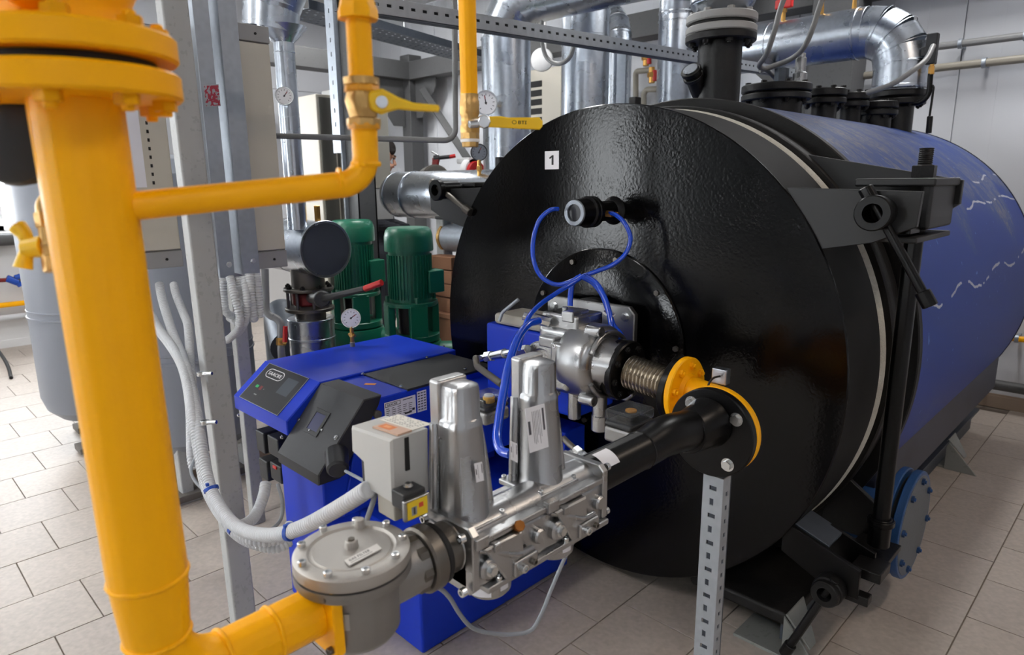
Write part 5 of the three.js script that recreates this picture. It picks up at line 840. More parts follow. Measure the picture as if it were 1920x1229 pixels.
// ---------- heating header, valves and pumps ----------
{
  const t = thing('clad_header', 'wide galvanised clad header with a round dark end cap', 'duct');
  const c = dp(612, 468, 3.6), r = 0.15;
  part(t, 'cladding', [cyl(v(c.x - 2.6, c.y, c.z), v(c.x - 0.01, c.y, c.z), r, r, 48, 0.02), ring(v(c.x - 0.02, c.y, c.z), v(c.x, c.y, c.z), r - 0.01, r + 0.004, 48), ring(v(c.x - 0.36, c.y, c.z), v(c.x - 0.35, c.y, c.z), r - 0.01, r + 0.003, 48)], M.galv);
  part(t, 'end_cap', cyl(v(c.x - 0.012, c.y, c.z), v(c.x - 0.003, c.y, c.z), r - 0.002, r - 0.002, 48), mat('#454a55', 0.5, 0.2), 'dark blue-grey end cap');
  const X = at(579, 545, 'z', c.z).x, Z = c.z, yy = (py) => at(592, py, 'z', Z).y, zz = Z;
  const s = part(t, 'drop_stub', [cyl(v(X, yy(542), zz), v(X, c.y - 0.1, zz), 0.092, 0.092, 32, 0.02), ring(v(X, yy(547), zz), v(X, yy(541), zz), 0.05, 0.138, 40)], M.steelDark);
  bolts(s, v(X, yy(541), zz), dirY, 0.117, 8, 0.016, M.blackDusty);
  const g = dp(570, 395, 3.55); part(t, 'brass_fitting', [cyl(v(g.x, c.y + r - 0.01, c.z), v(g.x, c.y + r + 0.08, c.z), 0.018, 0.018, 6)], M.brass);
  const b = thing('butterfly_valve', 'red butterfly valve with a black red-tipped handle under the clad header', 'valve');
  part(b, 'valve_body', [cyl(v(X, yy(573), zz), v(X, yy(548.5), zz), 0.096, 0.096, 32)], M.redDark);
  for (let i = 0; i < 8; i++) { const a = i / 8 * Math.PI * 2 + 0.3; part(b, 'stud', cyl(v(X + Math.cos(a) * 0.117, yy(577), zz + Math.sin(a) * 0.117), v(X + Math.cos(a) * 0.117, yy(543), zz + Math.sin(a) * 0.117), 0.009, 0.009, 8), M.steelDark); }
  const h = dp(604, 561, 3.4), e1 = dp(684, 542, 3.25), e2 = dp(716, 530, 3.2), n = ray(604, 561).normalize().negate();
  const hd = part(b, 'handle', [cyl(v(X, yy(561), zz), h, 0.03), cyl(h.clone().addScaledVector(n, -0.02), h.clone().addScaledVector(n, 0.02), 0.045, 0.04, 24), cyl(h, e1, 0.02, 0.013), cyl(h.clone().lerp(e1, 0.3), e1, 0.016)], M.blackPlastic);
  part(hd, 'grip', cyl(e1, e2, 0.0155), M.red, 'red grip');
  const k = thing('clad_pipe', 'galvanised clad vertical pipe below the red butterfly valve', 'duct');
  part(k, 'neck', [ring(v(X, yy(584), zz), v(X, yy(577.5), zz), 0.05, 0.136, 40), cyl(v(X, yy(604), zz), v(X, yy(580), zz), 0.086, 0.086, 30)], M.steelDark);
  part(k, 'cladding', [cyl(v(X, 0.0, zz), v(X, yy(600), zz), 0.128, 0.128, 44, 0.03), ring(v(X, yy(636), zz), v(X, yy(632), zz), 0.1, 0.131, 44), ring(v(X, yy(602), zz), v(X, yy(598), zz), 0.08, 0.131, 44)], M.galv);
  const f = thing('floor_duct', 'dark cladding-wrapped pipe elbow left of the clad vertical pipe', 'duct');
  const fd = at(495, 650, 'z', Z + 0.05); part(f, 'cladding', [sweep(run([v(fd.x - 0.25, 0.001, Z - 0.2), v(fd.x - 0.25, yy(612), Z - 0.2), v(fd.x + 0.25, yy(612) - 0.18, Z)], 0.15, 10), 0.115, 32)], M.galvDark);
}
{
  const t = thing('pressure_manometer', 'small round white pressure gauge in front of the green pumps', 'gauge');
  const c = dp(658, 597, 3.15), n = ray(658, 597).negate(); n.y = 0.1; n.normalize();
  gauge(t, c, n, 0.044, 0.9);
  part(t, 'stem', [cyl(c.clone().add(v(0, -0.04, 0)), c.clone().add(v(0, -0.12, 0)), 0.009), cyl(c.clone().add(v(0, -0.07, 0)), c.clone().add(v(0, -0.09, 0)), 0.014, 0.014, 6), cyl(c.clone().add(v(-0.025, -0.082, 0)), c.clone().add(v(0.025, -0.082, 0)), 0.007)], M.brass);
  part(t, 'feed_pipe', cyl(v(c.x, 0, c.z), v(c.x, c.y - 0.115, c.z), 0.012), M.pipeGrey);
}
function gauge(t, c, n, r, angle, dark) {
  part(t, 'gauge_case', lat(c.clone().addScaledVector(n, -0.03), n, [[0, 0], [r * 0.95, 0], [r, 0.004], [r * 1.04, 0.03], [r * 1.04, 0.034], [r * 0.94, 0.034], [r * 0.93, 0.03], [0, 0.03]], 40), dark ? M.blackPlastic : M.zinc);
  const q = new THREE.Quaternion().setFromUnitVectors(dirZ, n), g = new THREE.CircleGeometry(r * 0.93, 36); g.applyQuaternion(q); g.translate(c.x + n.x * 0.001, c.y + n.y * 0.001, c.z + n.z * 0.001);
  part(t, 'dial', g, new THREE.MeshStandardMaterial({ roughness: 0.4, map: canvasTex(160, 160, (x, W) => { x.fillStyle = dark === 2 ? '#7d828c' : '#ecebed'; x.fillRect(0, 0, W, W); x.translate(80, 80); x.fillStyle = '#2a2a2e'; for (let i = 0; i <= 10; i++) { x.save(); x.rotate((-135 + i * 27) * Math.PI / 180); x.fillRect(-2, -66, 4, 14); x.restore(); } x.save(); x.rotate(angle); x.fillRect(-4, -54, 8, 66); x.beginPath(); x.arc(0, 0, 9, 0, 6.3); x.fill(); x.fillStyle = '#c03030'; x.fillRect(-2, -52, 4, 26); x.restore(); }) }), 'dial with needle');
}
{ // two green pumps
  const mk = (px, w, py, label) => {
    const t = thing('circulation_pump', label, 'pump', undefined), a = dp(px, 500, w), X = a.x, Z = a.z, yy = (p) => at(px, p, 'z', Z).y, k = w / 1258;
    const [t0, t1, b1, s1, g1] = py.map(yy), R = 45 * k * (px > 700 ? 1 : 0.9);
    part(t, 'fan_cowl', lat(v(X, t1, Z), dirY, [[R * 0.7, 0], [R, 0], [R * 1.01, 0.01], [R, (t0 - t1) * 0.6], [R * 0.93, (t0 - t1) * 0.86], [R * 0.82, (t0 - t1) * 0.97], [R * 0.4, t0 - t1], [0, t0 - t1]], 44), M.green);
    const fins = [cyl(v(X, b1, Z), v(X, t1 + 0.005, Z), R * 0.86, R * 0.86, 36, 0.01)]; for (let i = 0; i < 40; i++) { const th = i / 40 * Math.PI * 2; const c = v(X + Math.cos(th) * R * 0.87, (b1 + t1) / 2, Z + Math.sin(th) * R * 0.87); fins.push(bx(c, [R * 0.12, (t1 - b1) * 0.86, R * 0.035], { e: [0, -th, 0], r: 0.001 })); }
    part(t, 'motor', fins, M.green);
    const tb = v(X + R * 0.75, (b1 + t1) / 2 - 0.03, Z - R * 0.62); part(t, 'terminal_box', bx(tb, [R * 0.55, (t1 - b1) * 0.45, R * 0.8], { r: 0.008 }), M.green);
    part(t, 'motor_flange', [cyl(v(X, b1 - 0.022, Z), v(X, b1 + 0.002, Z), R * 1.12, R * 1.12, 40), ...[0.4, 2, 3.5, 5.1].map((q) => cyl(v(X + Math.cos(q) * R, b1, Z + Math.sin(q) * R), v(X + Math.cos(q) * R, b1 + 0.035, Z + Math.sin(q) * R), 0.012, 0.012, 6))], M.green);
    const st = []; for (const q of [0.35, 1.92, 3.5, 5.06]) { const c = v(X + Math.cos(q) * R * 0.95, (s1 + b1) / 2 - 0.01, Z + Math.sin(q) * R * 0.95); st.push(bx(c, [R * 0.3, b1 - s1, R * 0.75], { e: [0, -q, 0], r: 0.006 })); }
    part(t, 'lantern', [...st, cyl(v(X, s1 - 0.03, Z), v(X, s1 + 0.01, Z), R * 1.16, R * 1.16, 40)], M.green); part(t, 'shaft_guard', cyl(v(X, s1, Z), v(X, b1 - 0.02, Z), R * 0.55), M.rubber);
    part(t, 'volute', [lat(v(X, g1, Z), dirY, [[R * 0.7, 0], [R * 1.25, 0.02], [R * 1.35, (s1 - g1) * 0.4], [R * 1.2, s1 - g1 - 0.04], [R * 0.6, s1 - g1 - 0.02]], 36), cyl(v(X + R * 0.5, (g1 + s1) / 2 - 0.02, Z - R * 0.5), v(X + R * 1.7, (g1 + s1) / 2 - 0.02, Z - R * 1.7), R * 0.6), ring(v(X + R * 1.45, (g1 + s1) / 2 - 0.02, Z - R * 1.45), v(X + R * 1.55, (g1 + s1) / 2 - 0.02, Z - R * 1.55), R * 0.3, R * 0.95)], M.green);
    part(t, 'pump_foot', box2(X - R, X + R, 0, g1 + 0.01, Z - R, Z + R, { r: 0.01 }), M.concrete);
  };
  mk(768, 3.8, [425, 470, 563, 625, 690], 'dark green upright pump next to the black boiler door');
  mk(664, 4.35, [412, 452, 546, 600, 660], 'dark green upright pump half hidden behind the header end cap');
}
{ // thin grey pipes and red-handled drain valve at the header
  const t = thing('drain_pipe', 'grey pipe with brass valve and red lever left of the clad vertical pipe', 'pipe');
  const p = (x, y) => dp(x, y, 3.3);
  part(t, 'pipe', pipe([p(497, 505), p(499, 592), p(527, 598), p(527, 655), v(p(527, 655).x, 0.0, p(527, 655).z)], 0.018, 0.05, 14), M.pipeGrey);
  const b = part(t, 'valve', [cyl(p(527, 634), p(527, 648), 0.024, 0.024, 6), cyl(p(527, 641), dp(534, 641, 3.2), 0.012)], M.brass);
  part(b, 'lever', cyl(dp(534, 642, 3.19), dp(535, 612, 3.19), 0.011), M.red, 'red lever');
  const g = thing('grey_conduit', 'thin grey pipe crossing behind both yellow pipes and bending up', 'pipe');
  part(g, 'pipe', pipe([dp(515, 255, 3.0), dp(854, 264, 3.0), dp(852, -20, 2.9)], 0.0125, 0.05, 14), M.pipeGrey);
}
// ---------- clad ducts and pipes in the background ----------
const segElbow = (pts, r, seg = 40) => { const out = []; for (let i = 0; i < pts.length - 1; i++) { const d = pts[i + 1].clone().sub(pts[i]).normalize().multiplyScalar(r * 0.12); out.push(sweep([pts[i].clone().sub(d), pts[i + 1].clone().add(d)], r + (i % 2) * 0.002, seg, false)); const m = pts[i + 1].clone(); if (i < pts.length - 2) out.push(sweep([m.clone().addScaledVector(d, -0.35), m.clone().addScaledVector(d, 0.35)], r + 0.006, seg, false)); } return out; };
const arcPts = (p, a, b, br, n) => [...Array(n + 1)].map((_, i) => { const th = i / n * Math.PI / 2; return p.clone().addScaledVector(a, Math.sin(th) * br).addScaledVector(b, (1 - Math.cos(th)) * br); });
{
  const t = thing('clad_riser', 'slim galvanised clad pipe with a dial thermometer and segmented elbow, beside the narrow beige cabinet', 'duct');
  const c = dp(545, 250, 3.45), X = c.x, Z = c.z, yy = (p) => at(535, p, 'z', Z).y, ye = yy(78);
  part(t, 'cladding', [cyl(v(X, 1.36, Z), v(X, ye, Z), 0.05, 0.05, 36, 0.02), ring(v(X, yy(100), Z), v(X, yy(97), Z), 0.04, 0.052, 36), ring(v(X, yy(345), Z), v(X, yy(338), Z), 0.04, 0.052, 36)], M.galv);
  part(t, 'cone', lat(v(X, ye - 0.005, Z), dirY, [[0.05, 0], [0.07, 0.02], [0.12, 0.075]], 36), M.galv);
  const hd = v(0.72, 0, -0.69).normalize(), o = v(X, ye + 0.07, Z).addScaledVector(hd, -0.06), ep = arcPts(o, dirY, hd, 0.34, 5);
  part(t, 'elbow', segElbow(ep, 0.135, 44), M.galv);
  part(t, 'upper_duct', [cyl(ep[5].clone(), ep[5].clone().addScaledVector(hd, 1.1), 0.133, 0.133, 40, 0.02)], M.galv);
  const g = dp(533, 180, 3.3), n = ray(533, 180).negate(); n.y = 0.15; n.normalize();
  gauge(t, g, n, 0.042, 0.55);
  part(t, 'socket', cyl(g.clone().addScaledVector(n, -0.02), v(X, g.y, Z), 0.012), M.brass);
}
const vduct = (name, label, px, py, w, r, pyTop, pyRing, extra) => {
  const t = thing('clad_duct_riser', label, 'duct'), c = dp(px, py, w), X = c.x, Z = c.z, yy = (p) => at(px, p, 'z', Z).y;
  const yb = 0.5;
  part(t, 'cladding', [cyl(v(X, yb, Z), v(X, yy(pyTop), Z), r, r, 48, 0.01), ring(v(X, yy(pyRing + 3), Z), v(X, yy(pyRing), Z), r - 0.01, r + 0.005, 48), ...(extra || []).map((p) => ring(v(X, yy(p + 3), Z), v(X, yy(p), Z), r - 0.01, r + 0.005, 48))], M.galv);
  part(t, 'foot', cyl(v(X, 0, Z), v(X, yb + 0.01, Z), r * 0.7, r * 0.7, 30), M.galvDark);
  return { t, X, Z, yy };
};
{
  const d = vduct('a', 'wide shiny clad duct rising behind the hanging yellow pipe, bending right above', 950, 200, 4.6, 0.166, 72, 72, [52]);
  const e = arcPts(v(d.X, d.yy(72), d.Z), dirY, v(0.97, 0, -0.25).normalize(), 0.24, 4); part(d.t, 'elbow', segElbow(e, 0.166), M.galv);
  part(d.t, 'cross_duct', cyl(e[4].clone(), e[4].clone().add(v(2.2, 0.12, -0.55)), 0.165, 0.165, 44, 0.01), M.galv);
  const g = dp(911, 193, 4.3), n = ray(911, 193).negate(); n.x += 0.5; n.y = 0.05; n.normalize(); const t = thing('dial_thermometer', 'white dial thermometer on the wide clad duct beside the brass cock', 'gauge'); gauge(t, g, n, 0.075, -0.2); part(t, 'stem', cyl(g.clone().addScaledVector(n, -0.03), v(d.X, g.y, d.Z), 0.012), M.brass);
  const g2 = dp(898, 286, 4.1), n2 = ray(898, 286).negate(); n2.y = 0.05; n2.normalize(); const t2 = thing('pressure_manometer', 'small dark-faced gauge on a brass stem at the foot of the wide clad duct', 'gauge'); gauge(t2, g2, n2, 0.05, 0.4, 2); part(t2, 'stem', [cyl(add(g2, 0, -0.045, 0), add(g2, 0, -0.16, 0), 0.012), cyl(add(g2, 0, -0.08, 0), add(g2, 0, -0.11, 0), 0.018, 0.018, 6)], M.brass); part(t2, 'feed_pipe', cyl(v(g2.x, 0, g2.z), add(g2, 0, -0.15, 0), 0.014), M.pipeGrey);
  const d2 = vduct('b', 'wide shiny clad duct second from left behind the boiler, with a ribbed collar', 1097, 150, 4.9, 0.172, -30, 84, [70, 22]);
  part(d2.t, 'collar', ring(v(d2.X, d2.yy(84), d2.Z), v(d2.X, d2.yy(70), d2.Z), 0.16, 0.178, 48), M.galv);
  const d3 = vduct('c', 'narrower clad duct rising behind the black outlet pipe', 1266, 100, 5.25, 0.135, 26, 40, [24]);
  part(d3.t, 'elbow', segElbow(arcPts(v(d3.X, d3.yy(26), d3.Z), dirY, v(0.75, 0, 0.66).normalize(), 0.3, 4), 0.137), M.galv);
  const s = thing('clad_bend', 'slim clad pipe bend between the wide duct and the small beige pipes', 'duct'), c = dp(1160, 120, 5.3);
  part(s, 'cladding', [cyl(v(c.x, 0, c.z), v(c.x, at(1160, 92, 'z', c.z).y, c.z), 0.1, 0.1, 36), ...segElbow(arcPts(v(c.x, at(1160, 92, 'z', c.z).y, c.z), dirY, v(-0.8, 0, -0.6), 0.28, 4), 0.1)], M.galv);
  const f = thing('flat_cable_duct', 'flat galvanised cable duct with a slotted edge rising behind the round black door', 'cable duct'), a = at(1157, 95, 'z', -4.4), b = at(1174, 95, 'z', -4.4);
  part(f, 'trunk', box2(a.x, b.x, 0, at(1165, 78, 'z', -4.4).y, -4.46, -4.4, { r: 0.003 }), M.galvMatt);
  const hs = [], ax = b.x + 0.012, H = at(1178, 92, 'z', -4.4).y; for (let y = H - 0.06; y > 1.7; y -= 0.12) hs.push([0, y, 0.007, 0.018]);
  part(f, 'slotted_edge', plate(v(ax, 0, -4.41), dirX, dirY, [[-0.014, 0], [0.014, 0], [0.014, H], [-0.014, H]], 0.004, 0.0006, hs), M.strut);
}
{
  const t = thing('horizontal_cylinder', 'fat galvanised clad cylinder lying behind the green pump and the left door clamp', 'duct');
  const a = dp(742, 365, 4.9), r = 0.16, b = v(a.x + 1.9, a.y, a.z - 0.02);
  part(t, 'cladding', [lat(a, b.clone().sub(a), [[0, -0.02], [r * 0.6, -0.018], [r * 0.9, 0.0], [r, 0.04], [r, 1.5], [0, 1.5]], 44), ring(add(a, 0.24, 0, 0), add(a, 0.25, 0, 0), r - 0.01, r + 0.004, 44), ring(add(a, 0.05, 0, 0), add(a, 0.058, 0, 0), r - 0.01, r + 0.003, 44)], M.galv);
  for (const o of [0.5, 1.3]) part(t, 'stand', box2(a.x + o, a.x + o + 0.08, 0, a.y - r + 0.01, a.z - 0.04, a.z + 0.04), M.post);
  const q = thing('blind_pipe', 'small blue-grey round ended pipe under the fat clad cylinder', 'pipe'), c = dp(838, 445, 4.6);
  part(q, 'cladding', lat(add(c, -0.03, 0, 0), dirX, [[0, -0.03], [0.06, -0.02], [0.09, 0.02], [0.095, 0.06], [0.095, 0.7], [0, 0.7]], 36), M.galvMatt); part(q, 'wrap', ring(add(c, 0, 0, 0), add(c, 0.03, 0, 0), 0.06, 0.1, 30), M.brassOld); part(q, 'stand', box2(c.x + 0.3, c.x + 0.36, 0, c.y - 0.08, c.z - 0.03, c.z + 0.03), M.post);
  const bz = dp(838, 520, 4.5); [[480, 500], [505, 525], [530, 550], [556, 578]].forEach(([y0, y1], i) => { const k = thing('brick', ['topmost brown brick of the stack beside the green pump', 'second brown brick from the top of the stack beside the pump', 'third brown brick from the top of the stack beside the pump', 'fourth brown brick from the top of the stack beside the pump'][i], 'brick', 'brown bricks stacked by the pump'); const A = at(838, y0, 'z', bz.z).y, B = at(838, y1, 'z', bz.z).y; part(k, 'brick', box2(bz.x - 0.12, bz.x + 0.12, B - 0.012, A, bz.z - 0.06, bz.z + 0.06, { r: 0.004 }), M.brick); });
  const k = thing('brick_pallet', 'wooden block pallet carrying the stack of brown bricks', 'pallet'), yb = at(838, 578, 'z', bz.z).y - 0.013; part(k, 'pallet', [box2(bz.x - 0.2, bz.x + 0.2, yb - 0.03, yb, bz.z - 0.1, bz.z + 0.1), box2(bz.x - 0.15, bz.x + 0.15, 0, yb - 0.03, bz.z - 0.08, bz.z + 0.08)], M.brick);
  const rv = thing('butterfly_valve', 'distant red valve with a black and red handle above the fat clad cylinder', 'valve'), z0 = 5.6, p = (x, y, w = z0) => dp(x, y, w), base = p(815, 330);
  part(rv, 'valve_disc', cyl(p(806, 340, 5.7), p(818, 336, 5.5), 0.12, 0.12, 28), M.steelDark); part(rv, 'neck', [cyl(p(815, 322), p(817, 303), 0.03), cyl(p(811, 302), p(823, 301), 0.025)], M.redDark);
  const hh = part(rv, 'handle', [cyl(p(816, 297), p(845, 294), 0.016), cyl(p(813, 298), p(824, 297), 0.028)], M.blackPlastic); part(hh, 'grip', cyl(p(842, 294.5), p(854, 292), 0.016), M.red, 'red grip'); part(rv, 'lock_lever', cyl(p(822, 292), p(809, 284), 0.008), M.zinc); part(rv, 'pipe', cyl(v(base.x, base.y - 0.06, base.z - 0.05), v(base.x + 1.5, base.y - 0.06, base.z - 0.05), 0.085, 0.085, 28), M.galvMatt); part(rv, 'stand', box2(base.x + 0.6, base.x + 0.66, 0, base.y - 0.13, base.z - 0.08, base.z - 0.02), M.post);
  const rw = thing('pipe_collar', 'white flanged pipe end with a red ring left of the black boiler door', 'pipe'), rp = dp(893, 322, 4.9); part(rw, 'collar', [ring(add(rp, -0.08, 0, 0), add(rp, -0.02, 0, 0), 0.03, 0.1, 32), box2(rp.x - 0.16, rp.x - 0.02, rp.y + 0.06, rp.y + 0.1, rp.z - 0.05, rp.z + 0.05)], M.white); part(rw, 'red_ring', ring(add(rp, -0.02, -0.01, 0), add(rp, 0.01, -0.01, 0), 0.03, 0.085, 32), M.red); part(rw, 'stand', box2(rp.x - 0.07, rp.x - 0.03, 0, rp.y - 0.08, rp.z - 0.03, rp.z + 0.03), M.post);
}
{ // perforated strut crossing overhead
  const t = thing('perforated_strut', 'long perforated steel strut crossing overhead from the yellow pipe to the black outlet', 'strut');
  const xs = -2.0, a = at(640, -2, 'x', xs), b = at(1500, 139, 'x', xs), d = b.clone().sub(a), L = d.length(), u = d.clone().normalize(), w = new V3().crossVectors(dirX, u).normalize(), holes = [];
  for (let s = 0.03; s < L - 0.02; s += 0.0505) holes.push([s, 0.002, 0.0095, 0.0048]);
  part(t, 'web', plate(a, u, w.clone().negate().multiplyScalar(w.y < 0 ? 1 : -1), [[0, -0.027], [L, -0.027], [L, 0.027], [0, 0.027]], 0.003, 0.0004, holes), M.strut);
  for (const s of [-1, 1]) part(t, 'flange', sweep([a.clone().add(v(-0.02, s * 0.027, 0)), b.clone().add(v(-0.02, s * 0.027, 0))], 0.004, 8), M.galvDark);
  part(t, 'cable_run', plate(add(a, -0.03, 0, 0), u, w.clone().negate().multiplyScalar(w.y < 0 ? 1 : -1), [[0, -0.02], [L, -0.02], [L, 0.02], [0, 0.02]], 0.004, 0.0005), M.rubber, 'dark cables inside the strut');
  part(t, 'lower_lip', plate(add(a, 0, -0.03, 0), u, v(-1, 0, 0), [[0, 0], [L, 0], [L, 0.045], [0, 0.045]], 0.003, 0.0004), M.galvDark);
  part(t, 'hanger', [0.15, L * 0.62, L - 0.3].map((s) => { const p = a.clone().addScaledVector(u, s).add(v(-0.025, 0, 0)); return cyl(p, v(p.x, YC, p.z), 0.005); }), M.zinc);
}
{ // wide cable tray far behind
  const t = thing('cable_tray', 'dark perforated cable tray under the ceiling behind the tall yellow pipe', 'cable tray');
  const a = dp(548, 22, 4.6), b = dp(905, 92, 6.6); b.y = a.y; const u = b.clone().sub(a), L = u.length(); u.normalize(); const w = new V3().crossVectors(dirY, u).normalize(), holes = [];
  for (let s = 0.04; s < L - 0.03; s += 0.075) for (let k = 0; k < 5; k++) holes.push([s + (k % 2) * 0.037, -0.12 + k * 0.06, 0.013, 0.011]);
  part(t, 'tray_floor', plate(a, u, w, [[0, -0.16], [L, -0.16], [L, 0.16], [0, 0.16]], 0.002, 0, holes), M.galvDark);
  for (const s of [-1, 1]) part(t, 'tray_side', plate(a.clone().addScaledVector(w, s * 0.16), u, dirY, [[0, 0], [L, 0], [L, 0.06], [0, 0.06]], 0.002, 0), M.galvDark);
  part(t, 'hanger', [0.4, L * 0.5, L - 0.4].map((s) => { const p = a.clone().addScaledVector(u, s); return cyl(p, v(p.x, YC, p.z), 0.006); }), M.zinc);
}
{ // column, cabinets and galvanised angle behind the yellow pipes
  const t = thing('support_column', 'broad dark grey steel column behind the tall yellow pipe', 'column'), w = 4.5;
  const l = dp(636, 250, w), X1 = at(700, 250, 'z', l.z - 0.02), Z = l.z;
  const xr = dp(664, 250, w).x, zf = dp(664, 250, w).z, xl = at(636, 250, 'z', zf).x, zr = at(700, 250, 'x', xr).z;
  part(t, 'column', [box2(xl, xr, 0, YC, zf - 0.014, zf), box2(xr - 0.012, xr, 0, YC, zr, zf), box2(xl, xr, 0, YC, zr, zr + 0.014)], M.frame);
  const k = thing('distant_cabinet', 'grey switch cabinet with a pale lit side left of the broad grey column', 'cabinet'), w2 = 4.75, c = dp(600, 300, w2), xk = c.x, zk = c.z, xl2 = at(564, 300, 'z', zk).x, zr2 = at(634, 300, 'x', xk).z, yt = at(600, 174, 'z', zk).y;
  part(k, 'cabinet_body', box2(xl2, xk, 0.02, yt, zr2, zk, { r: 0.006 }), M.beige); part(k, 'door', box2(xk - 0.01, xk + 0.008, 0.12, yt - 0.02, zr2 + 0.015, zk - 0.015, { r: 0.004 }), mat('#66645d', 0.5)); part(k, 'cabinet_plinth', box2(xl2 + 0.02, xk - 0.02, 0, 0.05, zr2 + 0.02, zk - 0.02), M.skirting);
  const m = thing('distant_cabinet', 'tall grey-beige cabinet hiding most of a person right of the broad grey column', 'cabinet'), w3 = 5.0, f = dp(690, 300, w3), xm = f.x, zm = f.z, zr3 = at(733, 300, 'x', xm).z, ym = at(712, 172, 'x', xm).y, ym2 = at(712, 356, 'x', xm).y, ym3 = at(712, 412, 'x', xm).y;
  part(m, 'cabinet_body', box2(xm - 0.26, xm - 0.01, ym3 , ym, zr3, zm + 0.2, { r: 0.006 }), M.beigeGrey); part(m, 'door', box2(xm - 0.012, xm, ym2 + 0.01, ym - 0.01, zr3 + 0.01, zm + 0.19, { r: 0.004 }), mat('#8b887f', 0.5)); part(m, 'plinth_panel', box2(xm - 0.012, xm - 0.002, ym3, ym2, zr3, zm + 0.2, { r: 0.003 }), M.beigeGrey); part(m, 'cabinet_leg', [box2(xm - 0.22, xm - 0.16, 0, ym3 + 0.01, zm - 0.02, zm + 0.05), box2(xm - 0.22, xm - 0.16, 0, ym3 + 0.01, zm + 0.1, zm + 0.16)], M.post);
  const g = thing('galvanised_angle', 'upright perforated galvanised angle beside the broad grey column', 'strut'), gz = at(622, 90, 'z', zf + 0.03).z, g0 = at(614, 90, 'z', gz).x, g1 = at(629, 90, 'z', gz).x, hs = []; for (let y = 1.9; y < YC - 0.05; y += 0.09) { hs.push([0.0, y, 0.006, 0.014]); }
  part(g, 'angle', plate(v((g0 + g1) / 2, 0, gz), dirX, dirY, [[-(g1 - g0) / 2, 1.8], [(g1 - g0) / 2, 1.8], [(g1 - g0) / 2, YC], [-(g1 - g0) / 2, YC]], 0.004, 0.0005, hs), M.galvMatt); part(g, 'side', box2(g1 - 0.004, g1, 0.0, YC, gz - 0.05, gz, { r: 0.001 }), M.galvMatt);
  const vc = thing('louvre_cabinet', 'pale cabinet with dark louvre slots between two wide clad ducts', 'cabinet'), zc = -5.0, a0 = at(992, 170, 'z', zc).x, a1 = at(1052, 170, 'z', zc).x, y0 = at(1020, 128, 'z', zc).y;
  part(vc, 'cabinet_body', box2(a0, a1, 0, y0, zc - 0.5, zc, { r: 0.006 }), M.beige);
  for (let i = 0; i < 7; i++) { const y = at(1005, 158 + i * 17, 'z', zc).y; part(vc, 'slat', box2(at(994, 170, 'z', zc).x, at(1016, 170, 'z', zc).x, y - 0.028, y + 0.028, zc - 0.01, zc + 0.006, { r: 0.002 }), M.rubber, i ? undefined : 'dark louvre slot'); }
  const lp = thing('round_housing', 'round white housing between two wide clad ducts', 'housing'), lc = dp(1016, 112, 5.6); part(lp, 'housing', lat(lc, v(0.6, -0.1, 0.8), [[0, -0.05], [0.09, -0.05], [0.095, -0.02], [0.09, 0.02], [0.06, 0.045], [0, 0.05]], 36), M.white); part(lp, 'bracket', cyl(lc.clone().add(v(-0.02, 0, -0.06)), v(lc.x - 0.02, YC, lc.z - 0.06), 0.012), M.white);
  const hc = thing('grey_hose_loop', 'grey hose hanging in a loop under the perforated strut', 'cable'); part(hc, 'hose', sweep([dp(1016, 40, 3.5), dp(1016, 75, 3.5), dp(1025, 108, 3.5), dp(1048, 120, 3.45), dp(1068, 108, 3.4), dp(1076, 78, 3.4), dp(1073, 56, 3.4)], 0.011, 12, true, 0.02), M.pipeGrey);
}
{ // small beige pipes with red taps on the back wall
  const t = thing('beige_pipes', 'thin beige pipes with small brass and red taps behind the boiler top', 'pipe'), p = (x, y) => at(x, y, 'z', -5.52);
  part(t, 'pipe', [pipe([p(1192, 260), p(1192, 134), p(1222, 131)], 0.026, 0.03, 12), pipe([p(1207, 260), p(1207, 168), p(1238, 167)], 0.026, 0.05, 12)], M.pipeBeige);
  for (const [x, y] of [[1222, 140], [1211, 108]]) { const q = part(t, 'tap', [cyl(p(x, y - 14), p(x, y + 16), 0.028), cyl(p(x, y - 4), p(x, y + 5), 0.04, 0.04, 6)], M.brass, 'brass tap with red handle'); part(q, 'tap_handle', cyl(p(x + 5, y - 8), p(x + 6, y + 12), 0.022), M.red); }
  const mk = (name, label, a, b, r, m, z) => { const k = thing(name, label, 'pipe'), A = at(...a, 'z', z), B = at(...b, 'z', z); B.y = A.y = (A.y + B.y) / 2; part(k, 'pipe', cyl(A, B, r, r, 20), m); const n = Math.max(2, Math.round(Math.abs(B.x - A.x) / 1.2)); for (let i = 0; i < n; i++) { const q = A.clone().lerp(B, (i + 0.5) / n); part(k, 'bracket', [box2(q.x - 0.01, q.x + 0.01, q.y - 0.02, q.y + 0.02, ZB, z), ring(add(q, -0.012, 0, 0), add(q, 0.012, 0, 0), r, r + 0.008, 18)], M.galvMatt); } };
  mk('wall_pipe', 'upper thin grey pipe running along the back wall on the right', [1745, 84], [1990, 64], 0.024, M.pipeGrey, -5.5);
  mk('wall_pipe', 'lower thin beige pipe running along the back wall on the right', [1500, 146], [1990, 114], 0.026, M.pipeBeige, -5.5);
  mk('wall_cable', 'thin black cable running along the back wall under the lower pipe', [1490, 152], [1660, 146], 0.009, M.rubber, -5.56);
  mk('skirting_pipe', 'dark pipe near the floor along the back wall on the right', [1800, 709], [1990, 744], 0.036, M.frame, -5.5);
  mk('yellow_wall_pipe', 'thin yellow pipe low on the back wall, right of the boiler', [1880, 632], [1990, 646], 0.02, M.yellow, -5.5);
}
